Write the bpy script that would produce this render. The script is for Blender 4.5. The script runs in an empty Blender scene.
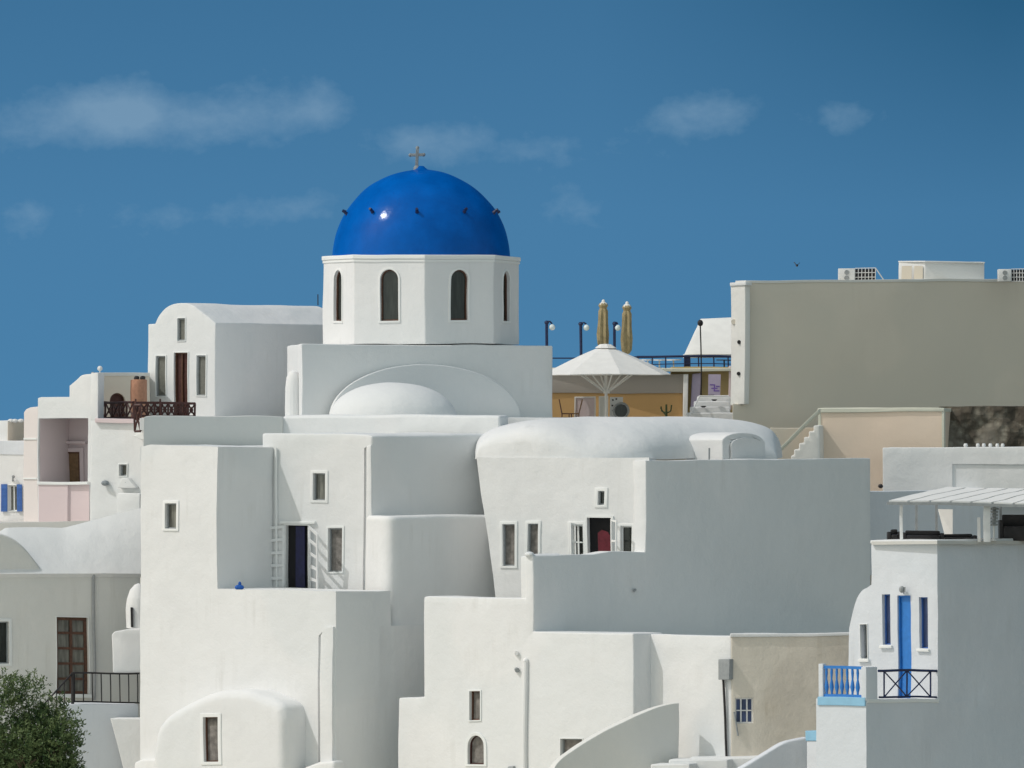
import bpy, bmesh, math, random
from mathutils import Vector, noise as mnoise
R = math.radians
random.seed(7)
C = bpy.context.scene.collection
F = 7500.0; CX = 512.0; HY = 430.0; ZC = 40.0
V = Vector
UP = V((0, 0, 1))

def P(px, py, Y):
    return V(((px-CX)*Y/F, Y, ZC+(HY-py)*Y/F))

# ------------------------------------------------------------------ materials
def nm(name):
    m = bpy.data.materials.new(name); m.use_nodes = True
    nt = m.node_tree; nt.nodes.clear()
    out = nt.nodes.new('ShaderNodeOutputMaterial'); b = nt.nodes.new('ShaderNodeBsdfPrincipled')
    nt.links.new(b.outputs[0], out.inputs[0])
    return m, nt, b

def noise(nt, scale, detail=4, vec=None, rough=0.55):
    n = nt.nodes.new('ShaderNodeTexNoise'); n.inputs['Scale'].default_value = scale
    n.inputs['Detail'].default_value = detail; n.inputs['Roughness'].default_value = rough
    if vec: nt.links.new(vec, n.inputs['Vector'])
    return n.outputs['Fac']

def ramp(nt, fac, stops):
    r = nt.nodes.new('ShaderNodeValToRGB'); nt.links.new(fac, r.inputs[0])
    e = r.color_ramp.elements
    while len(e) < len(stops): e.new(0.5)
    for i, (p, c) in enumerate(stops):
        e[i].position = p; e[i].color = (c[0], c[1], c[2], 1)
    return r.outputs[0]

def mixc(nt, fac, a, b, mode='MIX'):
    m = nt.nodes.new('ShaderNodeMix'); m.data_type = 'RGBA'; m.blend_type = mode
    if isinstance(fac, float): m.inputs[0].default_value = fac
    else: nt.links.new(fac, m.inputs[0])
    for s, v in ((6, a), (7, b)):
        if isinstance(v, tuple): m.inputs[s].default_value = (*v, 1)
        else: nt.links.new(v, m.inputs[s])
    return m.outputs[2]

def plaster(name, col, var=0.09, dirt=0.55, dirtcol=None, bump=0.4, stain=(0.62, 0.80)):
    m, nt, b = nm(name)
    g = nt.nodes.new('ShaderNodeNewGeometry'); pos = g.outputs['Position']
    lo = tuple(c*(1-var) for c in col)
    n1 = noise(nt, 0.45, 5, pos)
    c1 = ramp(nt, n1, [(0.35, lo), (0.65, col)])
    # vertical rain streaks and dirt blotches
    mp = nt.nodes.new('ShaderNodeMapping'); mp.inputs['Scale'].default_value = (3.2, 3.2, 0.22)
    nt.links.new(pos, mp.inputs[0])
    n2 = noise(nt, 1.0, 6, mp.outputs[0], 0.62)
    n3 = noise(nt, 0.9, 3, pos)
    mul = nt.nodes.new('ShaderNodeMath'); mul.operation = 'MULTIPLY'
    s1 = ramp(nt, n2, [(0.50, (0, 0, 0)), (0.78, (1, 1, 1))]); s2 = ramp(nt, n3, [(0.45, (0, 0, 0)), (0.7, (1, 1, 1))])
    nt.links.new(s1, mul.inputs[0]); nt.links.new(s2, mul.inputs[1])
    m2 = nt.nodes.new('ShaderNodeMath'); m2.operation = 'MULTIPLY'; nt.links.new(mul.outputs[0], m2.inputs[0]); m2.inputs[1].default_value = dirt
    dc = dirtcol or tuple(c*0.62*k for c, k in zip(col, (1.0, 0.97, 0.9)))
    c2 = mixc(nt, m2.outputs[0], c1, dc)
    # brush patches of a slightly different whitewash coat
    n4 = noise(nt, 0.16, 2, pos)
    c3 = mixc(nt, ramp(nt, n4, [(0.47, (0, 0, 0)), (0.52, (0.8, 0.8, 0.8))]), c2, tuple(min(0.86, c*k) for c, k in zip(col, (0.93, 0.945, 0.95))))
    nt.links.new(c3, b.inputs['Base Color'])
    b.inputs['Roughness'].default_value = 0.9
    b.inputs['Specular IOR Level'].default_value = 0.2
    add = nt.nodes.new('ShaderNodeMath'); add.operation = 'ADD'
    na = noise(nt, 1.3, 5, pos, 0.5); nb = noise(nt, 14, 3, pos, 0.6)
    mb = nt.nodes.new('ShaderNodeMath'); mb.operation = 'MULTIPLY'; nt.links.new(nb, mb.inputs[0]); mb.inputs[1].default_value = 0.12
    nt.links.new(na, add.inputs[0]); nt.links.new(mb.outputs[0], add.inputs[1])
    bp = nt.nodes.new('ShaderNodeBump'); bp.inputs['Strength'].default_value = bump; bp.inputs['Distance'].default_value = 0.12
    nt.links.new(add.outputs[0], bp.inputs['Height']); nt.links.new(bp.outputs[0], b.inputs['Normal'])
    return m

def plain(name, col, rough=0.6, var=0.15, scale=6, metal=0.0, spec=0.4, bump=0.0):
    m, nt, b = nm(name)
    g = nt.nodes.new('ShaderNodeNewGeometry')
    n = noise(nt, scale, 4, g.outputs['Position'])
    c = ramp(nt, n, [(0.3, tuple(x*(1-var) for x in col)), (0.7, tuple(min(1, x*(1+var*0.5)) for x in col))])
    nt.links.new(c, b.inputs['Base Color'])
    b.inputs['Roughness'].default_value = rough; b.inputs['Metallic'].default_value = metal
    b.inputs['Specular IOR Level'].default_value = spec
    if bump:
        bp = nt.nodes.new('ShaderNodeBump'); bp.inputs['Strength'].default_value = bump; bp.inputs['Distance'].default_value = 0.03
        nt.links.new(n, bp.inputs['Height']); nt.links.new(bp.outputs[0], b.inputs['Normal'])
    return m

WHITE = plaster('whitewash', (0.765, 0.77, 0.77), 0.05, 0.4)
WHITE_WARM = plaster('warm_whitewash', (0.76, 0.75, 0.715), 0.07, 0.45)
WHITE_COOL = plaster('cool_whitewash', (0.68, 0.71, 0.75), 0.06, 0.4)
TRIMW = plaster('smooth_white_trim', (0.80, 0.81, 0.80), 0.02, 0.1, bump=0.05)
BEIGEGREY = plaster('greige_render', (0.73, 0.665, 0.565), 0.05, 0.25, bump=0.15)
BEIGE = plaster('sand_render', (0.82, 0.67, 0.54), 0.10, 0.35, bump=0.2)
RAWTAN = plaster('unpainted_tan_render', (0.72, 0.66, 0.57), 0.26, 0.8, (0.42, 0.36, 0.27), bump=0.4)
PINK = plaster('pale_pink_render', (0.68, 0.57, 0.58), 0.05, 0.2, bump=0.1)
CREAM = plaster('cream_render', (0.70, 0.69, 0.58), 0.05, 0.2, bump=0.1)
PINKW = plaster('pinkish_white_render', (0.74, 0.68, 0.66), 0.05, 0.2, bump=0.1)
OCHRE = plaster('ochre_render', (0.58, 0.36, 0.16), 0.08, 0.3, bump=0.1)
YELLOWT = plaster('mustard_render', (0.52, 0.40, 0.20), 0.08, 0.3, bump=0.1)
TAUPE = plaster('taupe_render', (0.40, 0.36, 0.32), 0.08, 0.3, bump=0.1)
STONE_FLOOR = plaster('pale_paving', (0.62, 0.61, 0.58), 0.12, 0.4, bump=0.2)
TERRA = plain('terracotta', (0.42, 0.22, 0.14), 0.85, 0.2, 8)
BROWN = plain('dark_brown_wood', (0.065, 0.022, 0.018), 0.55, 0.4, 12, bump=0.3)
BROWN2 = plain('brown_wood', (0.11, 0.05, 0.03), 0.55, 0.35, 12, bump=0.3)
TAN_WOOD = plain('tan_wood', (0.20, 0.12, 0.06), 0.6, 0.3, 10)
GREYSHUT = plain('grey_green_shutter', (0.16, 0.165, 0.145), 0.6, 0.2, 9)
CURTAIN = plain('grey_curtain', (0.22, 0.205, 0.19), 0.9, 0.5, 5)
DARK = plain('room_shade_black', (0.012, 0.012, 0.014), 0.9, 0.2, 3)  # near-black colour standing in for shade inside rooms
DARKBLUE = plain('dark_blue_door_leaf', (0.008, 0.010, 0.06), 0.5, 0.3, 6)
REDCLOTH = plain('dark_red_curtain', (0.12, 0.02, 0.03), 0.95, 0.3, 5)
NAVY = plain('navy_paint', (0.012, 0.022, 0.08), 0.4, 0.15, 9)
IRON = plain('black_iron', (0.02, 0.018, 0.02), 0.5, 0.2, 12)
BLUE = plain('bright_blue_paint', (0.03, 0.20, 0.58), 0.4, 0.12, 7)
SHUTBLUE = plain('mid_blue_shutter', (0.05, 0.14, 0.42), 0.45, 0.15, 7)
PALEBLUE = plain('pale_blue_paint', (0.26, 0.50, 0.68), 0.7, 0.08, 4)
CANVAS = plain('off_white_canvas', (0.80, 0.795, 0.77), 0.85, 0.05, 3, bump=0.1)
TANCANVAS = plain('tan_canvas', (0.36, 0.29, 0.16), 0.85, 0.25, 5, bump=0.3)
WMETAL = plain('white_metal', (0.72, 0.73, 0.73), 0.45, 0.06, 6)
GREYM = plain('grey_metal', (0.30, 0.32, 0.33), 0.5, 0.15, 8)
PIPEM = plain('grey_plastic_pipe', (0.36, 0.37, 0.38), 0.6, 0.12, 8)
CROSSM = plain('weathered_marble', (0.24, 0.27, 0.29), 0.7, 0.2, 8)
BLUECLOTH = plain('blue_bag_cloth', (0.01, 0.10, 0.42), 0.7, 0.3, 12)
PURPLE = plain('purple_print', (0.20, 0.12, 0.42), 0.7, 0.1, 8)
LILAC = plain('lilac_board', (0.48, 0.42, 0.55), 0.7, 0.05, 8)
CACT = plain('cactus_green', (0.06, 0.08, 0.03), 0.8, 0.3, 9)
BARK = plain('grey_bark', (0.12, 0.09, 0.06), 0.9, 0.3, 12)

def glassmat(name, col, rough=0.12):
    m, nt, b = nm(name)
    g = nt.nodes.new('ShaderNodeNewGeometry')
    mp = nt.nodes.new('ShaderNodeMapping'); mp.inputs['Scale'].default_value = (9, 9, 1.2); nt.links.new(g.outputs['Position'], mp.inputs[0])
    n = noise(nt, 1.0, 3, mp.outputs[0])
    nt.links.new(ramp(nt, n, [(0.35, tuple(c*0.45 for c in col)), (0.65, col)]), b.inputs['Base Color'])
    b.inputs['Roughness'].default_value = rough; b.inputs['Specular IOR Level'].default_value = 0.5
    return m
GLASS = glassmat('curtained_glass', (0.17, 0.165, 0.155))
GLASSD = glassmat('dark_glass', (0.03, 0.035, 0.03))
GLASSG = glassmat('olive_curtained_glass', (0.20, 0.20, 0.17))
GLASSB = glassmat('blue_tinted_glass', (0.08, 0.12, 0.26), 0.3)
GLOBE = plain('frosted_globe', (0.72, 0.80, 0.80), 0.25, 0.03, 4)

m, nt, b = nm('glossy_dome_blue'); DOMEB = m
g = nt.nodes.new('ShaderNodeNewGeometry')
n = noise(nt, 1.2, 5, g.outputs['Position']); n2 = noise(nt, 9, 4, g.outputs['Position'])
c = ramp(nt, n, [(0.3, (0.0, 0.082, 0.36)), (0.7, (0.0, 0.112, 0.47))])
c = mixc(nt, ramp(nt, n2, [(0.55, (0, 0, 0)), (0.8, (0.35, 0.35, 0.35))]), c, (0.0, 0.055, 0.28))
nt.links.new(c, b.inputs['Base Color'])
b.inputs['Roughness'].default_value = 0.6; b.inputs['Specular IOR Level'].default_value = 0.0
b.inputs['Coat Weight'].default_value = 0.26; b.inputs['Coat Roughness'].default_value = 0.15
bp = nt.nodes.new('ShaderNodeBump'); bp.inputs['Strength'].default_value = 0.35; bp.inputs['Distance'].default_value = 0.06
nt.links.new(n, bp.inputs['Height']); nt.links.new(bp.outputs[0], b.inputs['Normal']); nt.links.new(bp.outputs[0], b.inputs['Coat Normal'])

m, nt, b = nm('dark_rubble_stone'); RUBBLE = m
g = nt.nodes.new('ShaderNodeNewGeometry')
n = noise(nt, 0.55, 6, g.outputs['Position'], 0.65)
v = nt.nodes.new('ShaderNodeTexVoronoi'); v.inputs['Scale'].default_value = 3.4; nt.links.new(g.outputs['Position'], v.inputs['Vector'])
c = ramp(nt, n, [(0.40, (0.055, 0.045, 0.032)), (0.52, (0.11, 0.095, 0.07)), (0.60, (0.27, 0.25, 0.20)), (0.75, (0.34, 0.32, 0.27))])
c = mixc(nt, ramp(nt, v.outputs['Distance'], [(0.1, (0, 0, 0)), (0.6, (0.6, 0.6, 0.6))]), c, (0.05, 0.04, 0.03))
nt.links.new(c, b.inputs['Base Color']); b.inputs['Roughness'].default_value = 0.95
bp = nt.nodes.new('ShaderNodeBump'); bp.inputs['Strength'].default_value = 0.45; bp.inputs['Distance'].default_value = 0.2
nt.links.new(v.outputs['Distance'], bp.inputs['Height']); nt.links.new(bp.outputs[0], b.inputs['Normal'])

m, nt, b = nm('pale_bounce_ground'); EARTH = m  # unseen ground, made pale and warm to bounce light onto shaded walls
g = nt.nodes.new('ShaderNodeNewGeometry')
n = noise(nt, 0.05, 8, g.outputs['Position'], 0.6); n2 = noise(nt, 1.2, 5, g.outputs['Position'])
c = ramp(nt, n, [(0.35, (0.60, 0.55, 0.45)), (0.55, (0.70, 0.67, 0.58)), (0.75, (0.48, 0.43, 0.34))])
c = mixc(nt, ramp(nt, n2, [(0.5, (0, 0, 0)), (0.7, (0.6, 0.6, 0.6))]), c, (0.72, 0.69, 0.61))
# dark ground added out of view to cut bounce on the blue-trim house
sp = nt.nodes.new('ShaderNodeSeparateXYZ'); nt.links.new(g.outputs['Position'], sp.inputs[0])
mr = nt.nodes.new('ShaderNodeMapRange'); mr.inputs['From Min'].default_value = 20; mr.inputs['From Max'].default_value = 24; nt.links.new(sp.outputs[0], mr.inputs['Value'])
c = mixc(nt, mr.outputs[0], c, ramp(nt, n2, [(0.35, (0.07, 0.065, 0.04)), (0.65, (0.20, 0.17, 0.12))]))
nt.links.new(c, b.inputs['Base Color']); b.inputs['Roughness'].default_value = 0.95
bp = nt.nodes.new('ShaderNodeBump'); bp.inputs['Strength'].default_value = 0.6; nt.links.new(n2, bp.inputs['Height']); nt.links.new(bp.outputs[0], b.inputs['Normal'])

def leafmat(name, a, bcol):
    m, nt, b = nm(name)
    oi = nt.nodes.new('ShaderNodeNewGeometry')
    n = noise(nt, 2.5, 3, oi.outputs['Position'])
    nt.links.new(ramp(nt, n, [(0.35, a), (0.65, bcol)]), b.inputs['Base Color'])
    b.inputs['Roughness'].default_value = 0.6; b.inputs['Specular IOR Level'].default_value = 0.25
    return m
LEAF = leafmat('olive_leaf', (0.035, 0.075, 0.025), (0.15, 0.20, 0.08))

# ------------------------------------------------------------------ mesh helpers
OFF = {}
class MB:
    def __init__(s): s.v = []; s.f = []
    def add(s, vs, fs):
        o = len(s.v); s.v += [V(x) for x in vs]; s.f += [tuple(i+o for i in f) for f in fs]; return s
    def prism(s, pts, vec):
        n = len(pts); a = [V(p) for p in pts]; b = [p+V(vec) for p in a]
        return s.add(a+b, [tuple(range(n)), tuple(range(2*n-1, n-1, -1))]+[(i, i+n, (i+1) % n+n, (i+1) % n) for i in range(n)])
    def box(s, c, u, v, w):          # centre and three half-axis vectors
        c = V(c); u = V(u); v = V(v); w = V(w)
        return s.prism([c-u-v-w, c+u-v-w, c+u+v-w, c-u+v-w], 2*w)
    def abox(s, lo, hi):
        lo = V(lo); hi = V(hi); c = (lo+hi)/2; h = (hi-lo)/2
        return s.box(c, (h.x, 0, 0), (0, h.y, 0), (0, 0, h.z))
    def bar(s, a, b, r, seg=6, r2=None):
        a = V(a); b = V(b); r2 = r if r2 is None else r2
        d = (b-a).normalized(); t = UP if abs(d.z) < 0.9 else V((1, 0, 0))
        x = d.cross(t).normalized(); y = d.cross(x)
        ra = [a+(x*math.cos(k)+y*math.sin(k))*r for k in [2*math.pi*i/seg for i in range(seg)]]
        rb = [b+(x*math.cos(k)+y*math.sin(k))*r2 for k in [2*math.pi*i/seg for i in range(seg)]]
        return s.add(ra+rb, [tuple(range(seg))[::-1], tuple(range(seg, 2*seg))]+[(i, (i+1) % seg, (i+1) % seg+seg, i+seg) for i in range(seg)])
    def path(s, pts, r, seg=6):
        for a, b in zip(pts[:-1], pts[1:]): s.bar(a, b, r, seg)
        return s
    def lathe(s, c, prof, seg=32, a0=0, sx=1, sy=1):
        c = V(c); vs = []; fs = []
        for r, z in prof:
            for i in range(seg):
                a = a0+2*math.pi*i/seg; vs.append(c+V((r*sx*math.cos(a), r*sy*math.sin(a), z)))
        m = len(prof)
        for j in range(m-1):
            for i in range(seg):
                k = (i+1) % seg; fs.append((j*seg+i, j*seg+k, (j+1)*seg+k, (j+1)*seg+i))
        fs.append(tuple(range(seg))[::-1]); fs.append(tuple((m-1)*seg+i for i in range(seg)))
        return s.add(vs, fs)
    def ell(s, c, rx, ry, rz, seg=20, rings=12, lo=-1.0):
        prof = []
        a0 = math.asin(lo)
        for j in range(rings+1):
            a = a0+(math.pi/2-a0)*j/rings; prof.append((max(1e-3, math.cos(a)), math.sin(a)))
        c = V(c); vs = []; fs = []
        for r, z in prof:
            for i in range(seg):
                a = 2*math.pi*i/seg; vs.append(c+V((r*rx*math.cos(a), r*ry*math.sin(a), z*rz)))
        for j in range(rings):
            for i in range(seg):
                k = (i+1) % seg; fs.append((j*seg+i, j*seg+k, (j+1)*seg+k, (j+1)*seg+i))
        fs.append(tuple(range(seg))[::-1]); fs.append(tuple(rings*seg+i for i in range(seg)))
        return s.add(vs, fs)

def tomesh(name, mb, off=V((0, 0, 0)), fix=True):
    me = bpy.data.meshes.new(name); me.from_pydata([tuple(v-off) for v in mb.v], [], mb.f)
    if fix:
        bm = bmesh.new(); bm.from_mesh(me); bmesh.ops.remove_doubles(bm, verts=bm.verts, dist=1e-4)
        bmesh.ops.recalc_face_normals(bm, faces=bm.faces); bm.to_mesh(me); bm.free()
    me.update(); return me

def evalmesh(o):
    dg = bpy.context.evaluated_depsgraph_get(); dg.update()
    me = bpy.data.meshes.new_from_object(o.evaluated_get(dg), depsgraph=dg)
    o.modifiers.clear(); o.data = me

def link(name, me, mat, parent=None):
    o = bpy.data.objects.new(name, me); C.objects.link(o)
    me.materials.clear(); me.materials.append(mat)
    if parent: o.parent = parent
    return o

def off_of(p):
    o = V((0, 0, 0))
    while p: o += OFF.get(p.name, V((0, 0, 0))); p = p.parent
    return o

def shade(me, ang=22):
    me.polygons.foreach_set('use_smooth', [True]*len(me.polygons))
    me.set_sharp_from_angle(angle=R(ang)); me.update()

def wob(p):
    a = p*0.42; b = p*1.5
    return V((mnoise.noise(a), mnoise.noise(a+V((31, 7, 3))), mnoise.noise(a+V((5, 19, 43)))))*0.042 + V((mnoise.noise(b), 0.6*mnoise.noise(b+V((31, 7, 3))), mnoise.noise(b+V((5, 19, 43)))))*0.014
def organic(me, off, cell=0.45):
    bm = bmesh.new(); bm.from_mesh(me)
    vs = [v.co for v in bm.verts]
    for ax in range(3):
        lo = min(v[ax] for v in vs); hi = max(v[ax] for v in vs)
        st = cell if ax != 1 else cell*1.6
        if hi-lo < st*1.5: continue
        k = math.ceil((lo+off[ax])/st)
        while k*st-off[ax] < hi:
            c = [0, 0, 0]; c[ax] = k*st-off[ax]; n = [0, 0, 0]; n[ax] = 1
            bmesh.ops.bisect_plane(bm, geom=bm.verts[:]+bm.edges[:]+bm.faces[:], dist=1e-4, plane_co=c, plane_no=n)
            k += 1
    for v in bm.verts: v.co += wob(v.co+off)
    bm.to_mesh(me); bm.free(); me.update()

def part(name, mb, mat, parent, bevel=0.0, smooth=22, segs=2):
    me = tomesh(name, mb, off_of(parent)); o = link(name, me, mat, parent)
    if bevel:
        m = o.modifiers.new('b', 'BEVEL'); m.width = bevel; m.segments = segs; m.limit_method = 'ANGLE'; m.angle_limit = R(35)
        evalmesh(o)
    organic(o.data, off_of(parent), 0.6)
    shade(o.data, smooth)
    return o

def solid(name, prisms, mat, parent, cutters=(), bevel=0.05, segs=3, smooth=19):
    """union of MB volumes, softened edges, then window openings cut"""
    off = off_of(parent)
    o = link(name, tomesh(name, prisms[0], off), mat, parent)
    tmp = []
    def boolean(mb, op):
        c = link('c', tomesh('c', mb, off), mat, parent); tmp.append(c)
        m = o.modifiers.new('x', 'BOOLEAN'); m.operation = op; m.object = c; m.solver = 'EXACT'
    for p in prisms[1:]: boolean(p, 'UNION')
    if len(prisms) > 1: evalmesh(o)
    if bevel:
        bm = bmesh.new(); bm.from_mesh(o.data)
        bmesh.ops.dissolve_limit(bm, angle_limit=R(0.6), verts=bm.verts, edges=bm.edges)
        bm.to_mesh(o.data); bm.free()
        m = o.modifiers.new('b', 'BEVEL'); m.width = bevel; m.segments = segs; m.limit_method = 'ANGLE'; m.angle_limit = R(35)
    for c in cutters: boolean(c, 'DIFFERENCE')
    if o.modifiers: evalmesh(o)
    for c in tmp: bpy.data.objects.remove(c)
    o.data.materials.clear(); o.data.materials.append(mat)
    organic(o.data, off)
    shade(o.data, smooth)
    return o

def thing(name, label, cat, loc, group=None):
    o = bpy.data.objects.new(name, None); C.objects.link(o); o.location = loc
    o.empty_display_size = 0.3
    OFF[o.name] = V(loc); o['label'] = label; o['category'] = cat
    if group: o['group'] = group
    return o

def copy_tree(o, parent=None):
    c = o.copy(); C.objects.link(c)
    if parent: c.parent = parent
    for ch in list(o.children): copy_tree(ch, c)
    return c

# ------------------------------------------------------------------ walls
DR = V((1, 1.1, 0)).normalized(); DL = V((-1, 0.75, 0)).normalized()
class Wall:
    def __init__(s, px, Y, d=DR):
        s.o = P(px, HY, Y); s.d = V(d).normalized()
        n = V((s.d.y, -s.d.x, 0)); s.n = n if n.y < 0 else -n
        s.u = s.d if s.d.x > 0 else -s.d
    def pt(s, px, py, off=0.0):
        a = V(((px-CX)/F, 1, (HY-py)/F)); o = V((0, 0, ZC))
        t = (s.o+s.n*off-o).dot(s.n)/a.dot(s.n)
        return o+a*t
    def poly(s, pts, off=0.0):
        if abs(off) <= 0.2: return [s.pt(x, y)+s.n*off for x, y in pts]
        return [s.pt(x, y, off) for x, y in pts]
    def shift(s, k):
        w = Wall.__new__(Wall); w.o = s.o+s.n*k; w.d = s.d; w.n = s.n; w.u = s.u; return w
def wl(px, Y, k=0.75): return Wall(px, Y, (-1, k, 0))
def wr(px, Y, k=1.1): return Wall(px, Y, (1, k, 0))
def reach(pt, d, px1):
    a = (px1-CX)/F; return (a*pt.y-pt.x)/(d.x-a*d.y)
def arc(cx, cy, rx, ry, a0, a1, n=16):
    return [(cx+rx*math.cos(R(a0+(a1-a0)*i/n)), cy-ry*math.sin(R(a0+(a1-a0)*i/n))) for i in range(n+1)]
def smoothline(pts, n=8):
    """Catmull-Rom through pixel points"""
    out = []
    q = [pts[0]]+pts+[pts[-1]]
    for i in range(1, len(q)-2):
        p0, p1, p2, p3 = q[i-1:i+3]
        for k in range(n):
            t = k/n
            out.append(tuple(0.5*((2*p1[j])+(-p0[j]+p2[j])*t+(2*p0[j]-5*p1[j]+4*p2[j]-p3[j])*t*t+(-p0[j]+3*p1[j]-3*p2[j]+p3[j])*t**3) for j in (0, 1)))
    out.append(pts[-1]); return out

def slab(w, pts, vec): return MB().prism(w.poly(pts), vec)
def slabto(w, pts, d, px_from, px_to):
    c = w.pt(px_from, 500); L = reach(c, d, px_to)
    return MB().prism(w.poly(pts), V(d)*L)

def inset_cut(w, x0, x1, y0, y1, depth=0.28, arch=False):
    pts = rect_pts(x0, x1, y0, y1, arch)
    a = w.poly(pts, 0.15)
    return MB().prism(a, -w.n*(0.15+depth))
def rect_pts(x0, x1, y0, y1, arch=False, g=0):
    x0 -= g; x1 += g; y0 -= g; y1 += g
    if not arch: return [(x0, y1), (x0, y0), (x1, y0), (x1, y1)]
    r = (x1-x0)/2; k = arch if isinstance(arch, (int, float)) and arch is not True else 1.0
    return [(x0, y1)]+arc((x0+x1)/2, y0+r*k, r, r*k, 180, 0, 12)+[(x1, y1)]

def ring(w, outer, inner, off, th):
    """frame between two matching pixel outlines"""
    n = len(outer); m = MB()
    fo = w.poly(outer, off); fi = w.poly(inner, off)
    bo = [p-w.n*th for p in fo]; bi = [p-w.n*th for p in fi]
    fs = []
    for i in range(n):
        j = (i+1) % n
        fs += [(i, j, n+j, n+i), (2*n+i, 3*n+i, 3*n+j, 2*n+j), (i, 2*n+i, 2*n+j, j), (n+i, n+j, 3*n+j, 3*n+i)]
    return m.add(fo+fi+bo+bi, fs)

def window(parent, w, x0, x1, y0, y1, cuts=None, pane=GLASS, frame=GREYM, arch=False, trim=3.0, trimmat=None, depth=0.10,
           bars=0, rails=0, fw=1.2, name='window', trimoff=0.035, sill=False):
    """opening pixels x0..x1,y0..y1 on wall w: surround proud of the wall, recessed sash and pane"""
    if cuts is not None: cuts.append(inset_cut(w, x0, x1, y0, y1, depth+0.12, arch))
    dx = (w.u.x)    # how far the wall is foreshortened, keeps members the same real width
    fx = fw*max(0.55, dx)
    o = rect_pts(x0, x1, y0, y1, arch)
    i_ = [(min(max(x, x0+fx), x1-fx), min(y+fw, y1-fw) if not arch else (min(y+fw, y1-fw))) for x, y in o]
    wm = ring(w, o, i_, -depth, 0.06)
    for k in range(bars):
        x = x0+(x1-x0)*(k+1)/(bars+1)
        wm.prism(w.poly([(x-fx*0.5, y1-1), (x-fx*0.5, y0+1), (x+fx*0.5, y0+1), (x+fx*0.5, y1-1)], -depth+0.006), -w.n*0.05)
    for k in range(rails):
        y = y0+(y1-y0)*(k+1)/(rails+1)
        wm.prism(w.poly([(x0+1, y+fw*0.4), (x0+1, y-fw*0.4), (x1-1, y-fw*0.4), (x1-1, y+fw*0.4)], -depth+0.003), -w.n*0.05)
    wo = part(name, wm, frame, parent)
    pts = rect_pts(x0+0.3, x1-0.3, y0+0.3, y1-0.3, arch)
    part('pane', MB().prism(w.poly(pts, -depth-0.065), -w.n*0.02), pane, wo)
    if trim:
        tx = trim*max(0.6, dx)
        outer = [(x0-tx if x < (x0+x1)/2-0.01 else (x1+tx if x > (x0+x1)/2+0.01 else x), y) for x, y in o]
        if arch:
            cx = (x0+x1)/2; r = (x1-x0)/2; kk = arch if arch is not True else 1.0
            outer = [(x0-tx, y1+trim*0.6)]+arc(cx, y0+r*kk, r+tx, r*kk+trim, 180, 0, 12)+[(x1+tx, y1+trim*0.6)]
        else:
            outer = [(x0-tx, y1+trim*0.8), (x0-tx, y0-trim), (x1+tx, y0-trim), (x1+tx, y1+trim*0.8)]
        inn = rect_pts(x0, x1, y0, y1, arch, 0.0)
        part('surround', ring(w, outer, inn, trimoff, trimoff+0.05), trimmat or TRIMW, wo, bevel=0.012)
    if sill:
        c = w.poly([(x0-2, y1+3.5), (x0-2, y1+0.5), (x1+2, y1+0.5), (x1+2, y1+3.5)], 0.09)
        part('sill', MB().prism(c, -w.n*0.12), trimmat or TRIMW, wo, bevel=0.015)
    return wo

def pillow(fl, fr, br, bl, z0, H, pu=2.6, pv=2.0, nu=40, nv=24, drop=0.6, front=None):
    """barrel roof over a footprint quad (front-left, front-right, back-right, back-left), rounded at the ends"""
    m = MB(); vs = []; fs = []
    fl, fr, br, bl = [V((p[0], p[1], 0)) for p in (fl, fr, br, bl)]
    for j in range(nv+1):
        tv = -math.cos(math.pi*j/nv)
        for i in range(nu+1):
            tu = -math.cos(math.pi*i/nu)
            a = (tu+1)/2; b_ = (tv+1)/2
            fp = front(a) if front else fl*(1-a)+fr*a
            p = fp*(1-b_)+(bl*(1-a)+br*a)*b_
            q_ = pv(a) if callable(pv) else pv
            h = H*(max(0, 1-abs(tv)**q_)**(1/q_))*(max(0, 1-abs(tu)**(pu if tu < 0 else pu*1.3))**(1/(pu if tu < 0 else pu*1.3)))
            vs.append(V((p.x, p.y, z0+h)))
    W = nu+1
    for j in range(nv):
        for i in range(nu): fs.append((j*W+i, j*W+i+1, (j+1)*W+i+1, (j+1)*W+i))
    # skirt down and base
    rim = [i for i in range(W)]+[j*W+nu for j in range(1, nv+1)]+[nv*W+i for i in range(nu-1, -1, -1)]+[j*W for j in range(nv-1, 0, -1)]
    base = len(vs)
    for r in rim: q = vs[r].copy(); q.z = z0-drop; vs.append(q)
    n = len(rim)
    for k in range(n):
        l = (k+1) % n; fs.append((rim[k], base+k, base+l, rim[l]))
    fs.append(tuple(base+k for k in range(n)))
    return m.add(vs, fs)

BOT = 800
# ================================================================== SETTING
def ground_z(x, y):
    d = 0
    z = 27.2
    if y < 228: z -= (228-y)*0.45
    if y > 300: z -= (y-300)*0.25
    if abs(x) > 60: z -= (abs(x)-60)*0.12
    if x > 6 and y < 244: z -= min(3.0, (244-y)*0.3)
    z = max(z, -4 if y < 150 else 0)
    return z + mnoise.noise(V((x*0.05, y*0.05, 0)))*0.5
gx = [-9000, -4000, -1500, -600, -300]+list(range(-150, 151, 6))+[300, 600, 1500, 4000, 9000]
gy = [-4000, -1500, -400, -100, 0, 60]+list(range(100, 420, 6))+[500, 800, 1500, 4000, 9000, 20000]
mb = MB(); vs = [V((x, y, ground_z(x, y))) for y in gy for x in gx]; W = len(gx)
mb.add(vs, [(j*W+i, j*W+i+1, (j+1)*W+i+1, (j+1)*W+i) for j in range(len(gy)-1) for i in range(W-1)])
me = tomesh('ground', mb); o = link('ground', me, EARTH); o['kind'] = 'structure'; shade(me, 60)

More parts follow.
